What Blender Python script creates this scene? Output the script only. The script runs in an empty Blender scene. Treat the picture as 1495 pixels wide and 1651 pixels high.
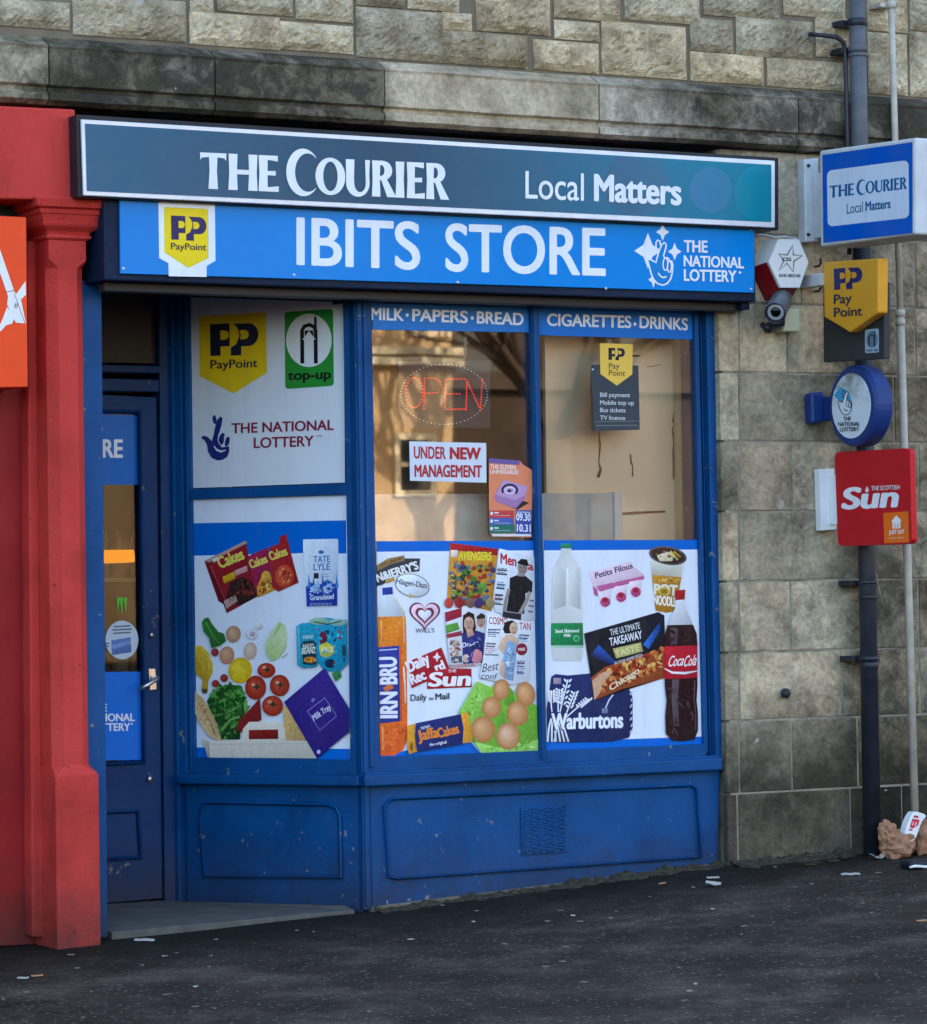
import bpy, bmesh, math, random
from math import radians, sin, cos, pi
from mathutils import Vector, noise
from mathutils.geometry import intersect_line_plane
random.seed(7)
SC = bpy.context.scene
COL = SC.collection

# ------------------------------------------------------------------ camera
IW, IH, FPX = 1495.0, 1651.0, 5500.0            # the photograph's size and focal length in its pixels
YAW, PITCH, ROLL = radians(29.466), radians(1.356), radians(-0.91)
fwd = Vector((sin(YAW)*cos(PITCH), cos(YAW)*cos(PITCH), sin(PITCH)))
rt0 = Vector((cos(YAW), -sin(YAW), 0)); up0 = rt0.cross(fwd)
RT = cos(ROLL)*rt0 + sin(ROLL)*up0
UP = -sin(ROLL)*rt0 + cos(ROLL)*up0
def ray(px, py):
    return RT*((px-IW/2)/FPX) + UP*(-(py-IH/2)/FPX) + fwd
CAM = -ray(590, 1468)*13.25                      # the foot of the corner post is the world origin
cd = bpy.data.cameras.new('camera'); cam = bpy.data.objects.new('camera', cd); COL.objects.link(cam)
from mathutils import Matrix
M = Matrix((RT, UP, -fwd)).transposed().to_4x4(); M.translation = CAM
cam.matrix_world = M
cd.sensor_fit = 'HORIZONTAL'; cd.sensor_width = 36.0; cd.lens = 36.0*FPX/IW
cd.clip_start = 0.1; cd.clip_end = 1000
SC.camera = cam

# ------------------------------------------------------------------ sky, sun, exposure
SUN_EL, SUN_AZ = radians(24), radians(18)        # sun behind the shop, a little to the right
W = bpy.data.worlds.new('World'); SC.world = W; W.use_nodes = True
nt = W.node_tree; bg = nt.nodes['Background']
sky = nt.nodes.new('ShaderNodeTexSky'); sky.sky_type = 'NISHITA'; sky.sun_disc = False
sky.sun_elevation = SUN_EL; sky.sun_rotation = SUN_AZ
sky.air_density = 1.0; sky.dust_density = 2.5; sky.ozone_density = 0.8
nt.links.new(sky.outputs[0], bg.inputs[0]); bg.inputs[1].default_value = 0.15
sl = bpy.data.lights.new('sun', 'SUN'); sl.energy = 3.5; sl.angle = radians(0.5); sl.color = (1.0, 0.87, 0.7)
so = bpy.data.objects.new('sun', sl); COL.objects.link(so)
sdir = Vector((sin(SUN_AZ)*cos(SUN_EL), cos(SUN_AZ)*cos(SUN_EL), sin(SUN_EL)))
so.rotation_euler = sdir.to_track_quat('Z', 'Y').to_euler(); so.location = (0, 12, 14)
SC.view_settings.view_transform = 'Standard'; SC.view_settings.look = 'None'
SC.view_settings.exposure = 2.45; SC.view_settings.gamma = 1.0
SC.cycles.max_bounces = 6; SC.cycles.transparent_max_bounces = 12
SC.cycles.caustics_reflective = False; SC.cycles.caustics_refractive = False

# ------------------------------------------------------------------ helpers
def lin(c):
    r = []
    for v in c[:3]:
        v = v/255.0
        r.append(v/12.92 if v <= .04045 else ((v+.055)/1.055)**2.4)
    return tuple(r)+(1.0,)
FR = dict(O=(0, 0, 1), A=(290, 830, 4.027), B=(590, 860, 4.462), C=(860, 860, 4.462), D=(270, 460, 4.127),
          E=(570, 460, 3.84), F=(850, 470, 3.839), G=(0, 0, 1.993), H=(745, 0, 1.993), I=(1100, 360, 3.058),
          J=(0, 430, 2.622), K=(0, 1040, 2.703), L=(1100, 1200, 3.66), M=(250, 1200, 3.322), N=(700, 1200, 2.99),
          P=(1100, 860, 3.785), Q=(1000, 340, 6.229), R=(0, 160, 5.158), S=(1200, 370, 9.175), T=(240, 310, 6.229),
          U=(130, 440, 6.88), V=(1400, 1290, 12.695), X=(300, 0, 2.99), Y=(1295, 200, 7.475))
def fx(f, x, y):
    o = FR[f]; return (o[0]+x/o[2], o[1]+y/o[2])
def fp(f, pts): return [fx(f, *p) for p in pts]
class Pl:                                        # a plane of the place that photo points are laid on
    def __init__(s, o, n): s.o = Vector(o); s.n = Vector(n).normalized()
    def at(s, px, py, off=0.0):
        d = ray(px, py); t = (s.o + s.n*off - CAM).dot(s.n)/d.dot(s.n)
        return CAM + d*t
def FY(Y): return Pl((0, Y, 0), (0, -1, 0))
def XP(X): return Pl((X, 0, 0), (-1, 0, 0))
def Pt(px, py, Y=0.0): return FY(Y).at(px, py)
def Xat(px, py, Y=0.0): return Pt(px, py, Y).x
def Zat(px, py, Y=0.0): return Pt(px, py, Y).z
def lx(p, q):                                    # the photo's line p-q as x(y)
    return lambda y: p[0]+(q[0]-p[0])*(y-p[1])/(q[1]-p[1])
def ly(p, q):
    return lambda x: p[1]+(q[1]-p[1])*(x-p[0])/(q[0]-p[0])

WORG = {}
def thing(name, loc, label, cat, group=None, kind=None):
    o = bpy.data.objects.new(name, None); COL.objects.link(o); o.location = loc
    o.empty_display_size = .1; WORG[o] = Vector(loc)
    tag(o, label, cat, group, kind); return o
def tag(o, label=None, cat=None, group=None, kind=None):
    if label: o['label'] = label
    if cat: o['category'] = cat
    if group: o['group'] = group
    if kind: o['kind'] = kind
    return o
def mk(name, bm, mat, parent=None, smooth=False, org=None):
    bm.normal_update()
    vs = bm.verts
    if org is None:
        lo = Vector((min(v.co[i] for v in vs) for i in range(3))); hi = Vector((max(v.co[i] for v in vs) for i in range(3)))
        org = Vector(((lo.x+hi.x)/2, (lo.y+hi.y)/2, lo.z))
    for v in vs: v.co -= org
    me = bpy.data.meshes.new(name); bm.to_mesh(me); bm.free()
    for m in (mat if isinstance(mat, (list, tuple)) else [mat]): me.materials.append(m)
    if smooth:
        for p in me.polygons: p.use_smooth = True
    o = bpy.data.objects.new(name, me); COL.objects.link(o)
    WORG[o] = Vector(org)
    if parent is not None:
        o.parent = parent; o.location = Vector(org)-WORG[parent]
    else: o.location = org
    return o
def bev(bm, w, seg=2):
    if w > 0:
        bmesh.ops.bevel(bm, geom=list(bm.edges), offset=w, segments=seg, affect='EDGES', profile=.5, clamp_overlap=True)
def add_box(bm, x0, x1, y0, y1, z0, z1):
    vs = [bm.verts.new(p) for p in ((x0,y0,z0),(x1,y0,z0),(x1,y1,z0),(x0,y1,z0),(x0,y0,z1),(x1,y0,z1),(x1,y1,z1),(x0,y1,z1))]
    for f in ((0,3,2,1),(4,5,6,7),(0,1,5,4),(1,2,6,5),(2,3,7,6),(3,0,4,7)): bm.faces.new([vs[i] for i in f])
def box(name, x0, x1, y0, y1, z0, z1, mat, parent=None, b=0.0, seg=2):
    bm = bmesh.new(); add_box(bm, min(x0,x1), max(x0,x1), min(y0,y1), max(y0,y1), min(z0,z1), max(z0,z1)); bev(bm, b, seg)
    return mk(name, bm, mat, parent)
def add_prism(bm, loop, vec):
    a = [bm.verts.new(p) for p in loop]; c = [bm.verts.new(Vector(p)+Vector(vec)) for p in loop]; n = len(a)
    fs = [bm.faces.new(a), bm.faces.new(c[::-1])]
    for i in range(n): fs.append(bm.faces.new((a[i], c[i], c[(i+1) % n], a[(i+1) % n])))
    bmesh.ops.recalc_face_normals(bm, faces=fs)
def prism(name, loop, vec, mat, parent=None, b=0.0, seg=2):
    bm = bmesh.new(); add_prism(bm, loop, vec); bev(bm, b, seg); return mk(name, bm, mat, parent)
def slab(name, pts, Yf, Yb, mat, parent=None, b=0.0, seg=2):      # photo polygon laid on y=Yf, with depth back to Yb
    return prism(name, [Pt(x, y, Yf) for x, y in pts], (0, Yb-Yf, 0), mat, parent, b, seg)
def pslab(name, pts, plane, off, t, mat, parent=None, b=0.0, seg=2):
    return prism(name, [plane.at(x, y, off) for x, y in pts], -plane.n*t, mat, parent, b, seg)
def add_tube(bm, pts, r, n=10, cap=True):
    pts = [Vector(p) for p in pts]; rs = r if isinstance(r, (list, tuple)) else [r]*len(pts); rings = []; side = None
    for i, p in enumerate(pts):
        t = (pts[min(i+1, len(pts)-1)]-pts[max(i-1, 0)])
        if t.length < 1e-9: t = Vector((0, 0, 1))
        t.normalize()
        if side is None: side = t.orthogonal().normalized()
        side = (side - t*side.dot(t)).normalized(); o = t.cross(side)
        rings.append([bm.verts.new(p+(side*cos(2*pi*k/n)+o*sin(2*pi*k/n))*rs[i]) for k in range(n)])
    for a, b in zip(rings, rings[1:]):
        for k in range(n): bm.faces.new((a[k], a[(k+1) % n], b[(k+1) % n], b[k]))
    if cap:
        bm.faces.new(rings[0][::-1]); bm.faces.new(rings[-1])
def tube(name, pts, r, mat, parent=None, n=12):
    bm = bmesh.new(); add_tube(bm, pts, r, n); return mk(name, bm, mat, parent, True)

# ------------------------------------------------------------------ materials
class NT:
    def __init__(s, name):
        s.m = bpy.data.materials.new(name); s.m.use_nodes = True; s.t = s.m.node_tree
        s.b = s.t.nodes['Principled BSDF']; s.out = s.t.nodes['Material Output']
    def n(s, typ, **kw):
        nd = s.t.nodes.new(typ)
        for k, v in kw.items():
            if k in nd.inputs: nd.inputs[k].default_value = v
            else: setattr(nd, k, v)
        return nd
    def l(s, a, b): s.t.links.new(a, b)
    def noise(s, vec, scale, detail=4, rough=.55, dist=0.0):
        nd = s.n('ShaderNodeTexNoise'); nd.inputs['Scale'].default_value = scale; nd.inputs['Detail'].default_value = detail
        nd.inputs['Roughness'].default_value = rough; nd.inputs['Distortion'].default_value = dist
        if vec: s.l(vec, nd.inputs['Vector'])
        return nd.outputs[0]
    def ramp(s, fac, stops):
        nd = s.n('ShaderNodeValToRGB'); el = nd.color_ramp.elements
        while len(el) < len(stops): el.new(.5)
        for e, (p, c) in zip(el, stops):
            e.position = p; e.color = c if len(c) == 4 else tuple(c)+(1,)
        s.l(fac, nd.inputs[0]); return nd.outputs[0]
    def mix(s, fac, a, b, mode='MIX'):
        nd = s.n('ShaderNodeMix'); nd.data_type = 'RGBA'; nd.blend_type = mode
        for i, v in ((0, fac), (6, a), (7, b)):
            if hasattr(v, 'links') or hasattr(v, 'is_linked'): s.l(v, nd.inputs[i])
            else: nd.inputs[i].default_value = v
        return nd.outputs[2]
    def math(s, op, a, b=0.0, clamp=False):
        nd = s.n('ShaderNodeMath'); nd.operation = op; nd.use_clamp = clamp
        for i, v in ((0, a), (1, b)):
            if hasattr(v, 'is_linked'): s.l(v, nd.inputs[i])
            else: nd.inputs[i].default_value = v
        return nd.outputs[0]
    def pos(s): return s.n('ShaderNodeNewGeometry').outputs['Position']
    def bump(s, h, strength=.5, dist=.01):
        nd = s.n('ShaderNodeBump'); nd.inputs['Strength'].default_value = strength; nd.inputs['Distance'].default_value = dist
        s.l(h, nd.inputs['Height']); s.l(nd.outputs[0], s.b.inputs['Normal'])
    def base(s, c):
        if hasattr(c, 'is_linked'): s.l(c, s.b.inputs['Base Color'])
        else: s.b.inputs['Base Color'].default_value = c
    def rough(s, r):
        if hasattr(r, 'is_linked'): s.l(r, s.b.inputs['Roughness'])
        else: s.b.inputs['Roughness'].default_value = r
G = lambda v: (v, v, v, 1)
def paint(name, rgb, rough=.45, wear=.5, chip=None, bumps=.25, dirt=.35, fade=None):
    k = NT(name); p = k.pos(); c = lin(rgb)
    n1 = k.noise(p, 3.0, 5); n2 = k.noise(p, 28, 5, .65)
    dk = tuple(v*(1-dirt) for v in c[:3])+(1,); lt = tuple(min(1, v*1.12+.006) for v in c[:3])+(1,)
    col = k.ramp(n1, [(.28, dk), (.5, c), (.75, lt)])
    col = k.mix(k.ramp(n2, [(.58, G(0)), (.8, G(.10*wear))]), col, lin((150, 150, 150)))
    sx = k.n('ShaderNodeSeparateXYZ'); k.l(p, sx.inputs[0])             # splashed dirt low down
    zz = k.math('ADD', sx.outputs['Z'], k.math('MULTIPLY', k.noise(p, 7, 7, .75), .55))
    mr = k.n('ShaderNodeMapRange'); k.l(zz, mr.inputs[0]); mr.inputs[1].default_value = .22; mr.inputs[2].default_value = .55
    mr.inputs[3].default_value = .7; mr.inputs[4].default_value = 0
    col = k.mix(mr.outputs[0], col, lin((46, 42, 38)))
    mp = k.n('ShaderNodeMapping'); k.l(p, mp.inputs[0]); mp.inputs['Scale'].default_value = (14, 14, 1.1)
    col = k.mix(k.ramp(k.noise(mp.outputs[0], 1.6, 6, .7), [(.55, G(0)), (.75, G(.3*wear))]), col, lin((30, 30, 32)))
    if chip:
        v = k.noise(p, 17, 6, .7, .6)
        col = k.mix(k.ramp(v, [(chip[0], G(0)), (chip[0]+.012, G(1))]), col, lin(chip[1]))
        v = k.noise(p, 6, 8, .78, .3)
        col = k.mix(k.ramp(v, [(.672, G(0)), (.682, G(.75))]), col, lin(chip[1]))
    k.b.inputs['Specular IOR Level'].default_value = .16; k.base(col); k.rough(k.ramp(n2, [(.3, G(rough-.08)), (.75, G(rough+.2))]))
    k.bump(k.noise(p, 60, 4), bumps, .004); return k.m
def plain(name, rgb, rough=.5, metal=0.0, var=.12, scale=12, bump=0.0):
    k = NT(name); c = lin(rgb); n1 = k.noise(k.pos(), scale, 5, .6)
    k.base(k.ramp(n1, [(.3, tuple(v*(1-var) for v in c[:3])+(1,)), (.7, tuple(min(1, v*(1+var)) for v in c[:3])+(1,))]))
    k.rough(rough); k.b.inputs['Metallic'].default_value = metal; k.b.inputs['Specular IOR Level'].default_value = .28
    if bump: k.bump(k.noise(k.pos(), scale*6, 4), bump, .004)
    return k.m
def vinyl(name, rough=.28, dirt=.10, spec=.2):
    k = NT(name); a = k.n('ShaderNodeAttribute'); a.attribute_name = 'Col'
    n1 = k.noise(k.pos(), 5, 6, .65)
    pn_ = k.noise(k.pos(), 74, 5, .7, .4); mot = k.ramp(pn_, [(.28, G(.42)), (.5, G(1.0)), (.72, G(1.5))])
    hs = k.n('ShaderNodeSeparateColor'); hs.mode = 'HSV'; k.l(a.outputs['Color'], hs.inputs[0])
    c0 = k.mix(k.math('MULTIPLY', k.math('MULTIPLY', a.outputs['Alpha'], .62), k.math('ADD', k.math('MULTIPLY', hs.outputs[1], .85), .12)), a.outputs['Color'], k.mix(1.0, a.outputs['Color'], mot, 'MULTIPLY'))
    mp = k.n('ShaderNodeMapping'); k.l(k.pos(), mp.inputs[0]); mp.inputs['Scale'].default_value = (9, 9, .9)
    n2 = k.noise(mp.outputs[0], 2.0, 6, .7)
    c0 = k.mix(k.ramp(n2, [(.5, G(0)), (.78, G(dirt*1.6))]), c0, lin((96, 94, 90)))
    k.base(k.mix(k.ramp(n1, [(.45, G(0)), (.8, G(dirt))]), c0, lin((120, 115, 105))))
    k.rough(rough); k.b.inputs['Specular IOR Level'].default_value = spec; return k.m
def emit(name, rgb, st):
    k = NT(name); k.base(lin(rgb)); k.b.inputs['Emission Color'].default_value = lin(rgb)
    k.b.inputs['Emission Strength'].default_value = st; return k.m
def glass(name, tint=(1, 1, 1, 1), ior=1.55, gain=2.0):
    k = NT(name); k.t.nodes.remove(k.b)
    tr = k.n('ShaderNodeBsdfTransparent'); tr.inputs[0].default_value = tint
    gl = k.n('ShaderNodeBsdfGlossy'); gl.inputs['Roughness'].default_value = .015
    b = k.n('ShaderNodeBump'); b.inputs['Strength'].default_value = .012; b.inputs['Distance'].default_value = .01
    k.l(k.noise(k.pos(), 2.2, 1), b.inputs['Height']); k.l(b.outputs[0], gl.inputs['Normal'])
    fr = k.n('ShaderNodeFresnel'); fr.inputs[0].default_value = ior
    f2 = k.math('MULTIPLY', fr.outputs[0], gain, True)
    mx = k.n('ShaderNodeMixShader'); k.l(f2, mx.inputs[0]); k.l(tr.outputs[0], mx.inputs[1]); k.l(gl.outputs[0], mx.inputs[2])
    k.l(mx.outputs[0], k.out.inputs[0]); return k.m
def stone(name, cols, bump_s, bump_scale, soot=.5, moss=.0, soot_lo=.45, zfoot=None, streak=False, xs=None):
    k = NT(name); p = k.pos(); oi = k.n('ShaderNodeObjectInfo')
    off = k.n('ShaderNodeVectorMath'); off.operation = 'ADD'; k.l(p, off.inputs[0])
    sc = k.n('ShaderNodeVectorMath'); sc.operation = 'SCALE'; k.l(oi.outputs['Location'], sc.inputs[0]); sc.inputs['Scale'].default_value = 3.1
    k.l(sc.outputs[0], off.inputs[1]); q = off.outputs[0]
    a = k.noise(q, 4, 6, .6); b = k.noise(q, 45, 5, .7)
    col = k.ramp(a, [(.3, lin(cols[0])), (.5, lin(cols[1])), (.7, lin(cols[2]))])
    rv = k.ramp(oi.outputs['Random'], [(0, G(.52)), (.5, G(.86)), (1, G(1.08))])
    col = k.mix(1.0, col, rv, 'MULTIPLY')
    wt = k.ramp(k.math('FRACT', k.math('MULTIPLY', oi.outputs['Random'], 7.31)), [(0, (1.06, 1.0, .92, 1)), (.5, (1, 1, 1, 1)), (1, (.95, .98, 1.0, 1))])
    col = k.mix(1.0, col, wt, 'MULTIPLY')
    col = k.mix(1.0, col, k.ramp(b, [(.25, G(.6)), (.6, G(1.12))]), 'MULTIPLY')
    if streak:
        mp = k.n('ShaderNodeMapping'); k.l(p, mp.inputs[0]); mp.inputs['Scale'].default_value = (5.5, 3, .9)
        so_ = k.noise(mp.outputs[0], 1.3, 6, .68, .4)
    else: so_ = k.math('ADD', k.math('MULTIPLY', k.noise(p, 1.7, 4, .6, .3), .45), k.math('MULTIPLY', k.noise(p, 8.5, 8, .78, .5), .55))
    if xs:                                        # soot lies thicker along some stretches of the wall
        sx_ = k.n('ShaderNodeSeparateXYZ'); k.l(p, sx_.inputs[0])
        mr_ = k.n('ShaderNodeMapRange'); k.l(sx_.outputs['X'], mr_.inputs[0]); mr_.inputs[1].default_value = -4; mr_.inputs[2].default_value = 6
        so_ = k.math('ADD', so_, k.ramp(mr_.outputs[0], [((x_+4)/10, G(v_)) for x_, v_ in xs]))
        so_ = k.math('SUBTRACT', so_, .5)
    col = k.mix(k.ramp(so_, [(soot_lo, G(0)), (soot_lo+.2, G(soot))]), col, lin((24, 23, 20)))
    if moss > 0:
        mo = k.noise(p, 3.1, 7, .7, .5)
        col = k.mix(k.ramp(mo, [(.5, G(0)), (.68, G(moss))]), col, lin((62, 68, 40)))
    if zfoot is not None:                         # splash dirt and damp at the foot of the wall
        sx = k.n('ShaderNodeSeparateXYZ'); k.l(p, sx.inputs[0])
        zz = k.math('ADD', sx.outputs['Z'], k.math('MULTIPLY', k.noise(p, 3.5, 6, .7), .5))
        mr = k.n('ShaderNodeMapRange'); k.l(zz, mr.inputs[0]); mr.inputs[1].default_value = zfoot+.35; mr.inputs[2].default_value = zfoot+.75
        mr.inputs[3].default_value = .8; mr.inputs[4].default_value = 0
        col = k.mix(mr.outputs[0], col, lin((24, 25, 20)))
    pits = k.noise(p, 9, 3, .5)
    col = k.mix(k.ramp(pits, [(.735, G(0)), (.75, G(.7))]), col, lin((175, 172, 165)))
    k.b.inputs['Specular IOR Level'].default_value = .12; k.base(col); k.rough(.92)
    h = k.math('ADD', k.noise(p, bump_scale, 5, .6, .8), k.math('MULTIPLY', k.noise(p, bump_scale*4, 3), .3))
    k.bump(h, bump_s, .02); return k.m
MT = {}
MT['blue'] = paint('blue_gloss_paint', (4, 70, 126), .42, .6, (.655, (126, 126, 126)))
MT['blue_shaded'] = paint('recess_shaded_blue_paint', (3, 50, 96), .45, .5, (.665, (112, 108, 104)))  # shopfront blue darkened, the door recess's shade put into the colour
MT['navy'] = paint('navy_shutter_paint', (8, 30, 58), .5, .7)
MT['red'] = paint('red_masonry_paint', (190, 58, 52), .62, .8, (.665, (104, 38, 36)), .7, .34)
MT['reddk'] = paint('dark_red_board_paint', (140, 28, 32), .42, .15, None, .15, .2)
MT['orange'] = plain('orange_sign_acrylic', (232, 62, 18), .3, 0, .05)
MT['black'] = plain('black_frame_paint', (28, 31, 38), .5, 0, .3, 10, .2)
MT['silver'] = plain('silver_trim', (205, 212, 222), .35, .2, .08)
MT['white'] = plain('white_enamel', (222, 224, 226), .35, 0, .05, 6)
MT['whitemetal'] = plain('aged_white_metal', (196, 200, 204), .45, 0, .12, 9, .1)
MT['yellow'] = plain('yellow_sign_plastic', (212, 150, 36), .35, 0, .06)
MT['dark'] = plain('dark_grey_board', (44, 46, 50), .5, 0, .15)
MT['royal'] = plain('royal_blue_plastic', (24, 52, 112), .4, 0, .12, 9)
MT['signred'] = plain('red_sign_enamel', (190, 16, 30), .35, 0, .06)
MT['alarmred'] = plain('alarm_red_plastic', (122, 18, 26), .3, 0, .15)
MT['cast'] = plain('black_cast_iron_paint', (38, 41, 50), .38, 0, .3, 15, .3)
MT['zinc'] = plain('blue_grey_pipe_paint', (84, 88, 95), .45, .0, .2, 14, .2)
MT['greypipe'] = plain('weathered_grey_pipe', (178, 172, 160), .6, 0, .2, 14, .3)
MT['steel'] = plain('worn_steel', (190, 190, 188), .3, .9, .1)
MT['cream'] = plain('cream_plastic', (206, 202, 170), .5, 0, .06)
MT['cctv'] = plain('grey_camera_housing', (104, 110, 120), .35, .3, .1)
MT['lens'] = plain('black_lens', (8, 8, 10), .08, 0, .1)
MT['vinyl'] = vinyl('printed_vinyl', .28, .08, .08); MT['sign'] = vinyl('printed_sign_face', .2, .10, .10); MT['paper'] = vinyl('printed_paper', .7, .05)
MT['glass'] = glass('window_glass'); MT['doorglass'] = glass('door_glass', (.8, .82, .85, 1), 1.5, .45)
MT['tan'] = plain('tan_display_board', (250, 224, 186), .8, 0, .08, 3)
MT['greyboard'] = plain('grey_shelf_back', (196, 202, 200), .5, .0, .2, 7)
MT['creamwood'] = plain('cream_window_lining', (216, 210, 178), .6, 0, .06)
MT['interior'] = plain('dim_interior_wall', (88, 76, 66), .85, 0, .2, 2)
MT['concrete'] = plain('worn_step_concrete', (84, 83, 79), .85, 0, .3, 9, .5)
MT['plugstone'] = plain('grimy_render', (92, 88, 78), .95, 0, .4, 8, .8)
MT['rubble'] = stone('rock_faced_sandstone', ((138, 122, 98), (206, 189, 158), (248, 232, 200)), 1.0, 34, .74, .22, .54)
MT['ashlar'] = stone('smooth_ashlar_sandstone', ((156, 143, 121), (196, 181, 154), (222, 206, 178)), .5, 30, .8, .14, .5, 0.34, False, [(1.6, .56), (1.9, .5), (2.2, .54), (2.35, .66), (2.6, .62), (3.5, .6)])
MT['cornice'] = stone('sooty_cornice_sandstone', ((138, 129, 112), (184, 173, 153), (214, 203, 184)), .35, 24, .86, .5, .465, None, False, [(-2, .62), (-.6, .68), (.0, .62), (.25, .36), (.9, .32), (1.2, .5), (1.7, .66), (3, .66)])
MT['mortar'] = plain('pale_lime_mortar', (132, 126, 112), .95, 0, .5, 9, .5)
MT['mortar_dk'] = plain('dark_pointing', (112, 103, 88), .95, 0, .25, 8, .5)
def tarmac():
    k = NT('worn_tarmac'); p = k.pos()
    a = k.noise(p, 2.3, 8, .72); b = k.noise(p, 115, 4, .75)
    col = k.ramp(a, [(.3, lin((36, 31, 28))), (.5, lin((66, 58, 52))), (.68, lin((104, 94, 84)))])
    col = k.mix(1.0, col, k.ramp(b, [(.3, G(.25)), (.5, G(.9)), (.7, G(2.0))]), 'MULTIPLY')
    v = k.n('ShaderNodeTexVoronoi'); v.inputs['Scale'].default_value = 48; k.l(p, v.inputs['Vector'])
    sel = k.ramp(v.outputs['Color'], [(.66, G(0)), (.72, G(1))]); dot = k.ramp(v.outputs['Distance'], [(.22, G(1)), (.34, G(0))])
    col = k.mix(k.math('MULTIPLY', sel, dot), col, lin((132, 127, 119)))
    v2 = k.n('ShaderNodeTexVoronoi'); v2.inputs['Scale'].default_value = 32; k.l(p, v2.inputs['Vector'])
    sel2 = k.ramp(v2.outputs['Color'], [(.9, G(0)), (.93, G(.8))]); dot2 = k.ramp(v2.outputs['Distance'], [(.12, G(1)), (.2, G(0))])
    col = k.mix(k.math('MULTIPLY', sel2, dot2), col, lin((170, 166, 158)))
    v3 = k.n('ShaderNodeTexVoronoi'); v3.inputs['Scale'].default_value = 5.5; k.l(p, v3.inputs['Vector'])     # trodden gum
    col = k.mix(k.math('MULTIPLY', k.ramp(v3.outputs['Color'], [(.5, G(0)), (.53, G(.7))]), k.ramp(v3.outputs['Distance'], [(.07, G(1)), (.1, G(0))])), col, lin((100, 95, 88)))
    cr = k.n('ShaderNodeTexVoronoi'); cr.feature = 'DISTANCE_TO_EDGE'; cr.inputs['Scale'].default_value = .9
    wv = k.n('ShaderNodeVectorMath'); wv.operation = 'ADD'; k.l(p, wv.inputs[0])
    nz = k.n('ShaderNodeTexNoise'); nz.inputs['Scale'].default_value = 4; nz.inputs['Detail'].default_value = 5; k.l(p, nz.inputs['Vector'])
    s2 = k.n('ShaderNodeVectorMath'); s2.operation = 'SCALE'; k.l(nz.outputs['Color'], s2.inputs[0]); s2.inputs['Scale'].default_value = .5
    k.l(s2.outputs[0], wv.inputs[1]); k.l(wv.outputs[0], cr.inputs['Vector'])
    crk = k.math('MULTIPLY', k.ramp(cr.outputs['Distance'], [(.002, G(1)), (.008, G(0))]), k.ramp(k.noise(p, 1.7, 2), [(.5, G(0)), (.6, G(.75))]))
    col = k.mix(crk, col, lin((20, 19, 19)))
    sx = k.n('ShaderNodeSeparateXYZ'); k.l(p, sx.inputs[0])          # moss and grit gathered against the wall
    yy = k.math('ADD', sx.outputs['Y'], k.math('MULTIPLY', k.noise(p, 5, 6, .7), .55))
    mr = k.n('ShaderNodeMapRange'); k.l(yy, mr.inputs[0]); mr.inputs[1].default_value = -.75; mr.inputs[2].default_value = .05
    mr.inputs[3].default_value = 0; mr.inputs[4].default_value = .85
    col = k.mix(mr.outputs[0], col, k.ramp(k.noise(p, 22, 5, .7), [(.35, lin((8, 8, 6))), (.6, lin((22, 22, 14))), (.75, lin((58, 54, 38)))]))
    k.b.inputs['Specular IOR Level'].default_value = .16; k.base(col); k.rough(k.ramp(b, [(.3, G(.6)), (.7, G(.95))]))
    k.bump(k.math('ADD', b, k.math('MULTIPLY', v.outputs['Distance'], .8)), 1.0, .012); return k.m
MT['tarmac'] = tarmac()

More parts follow.
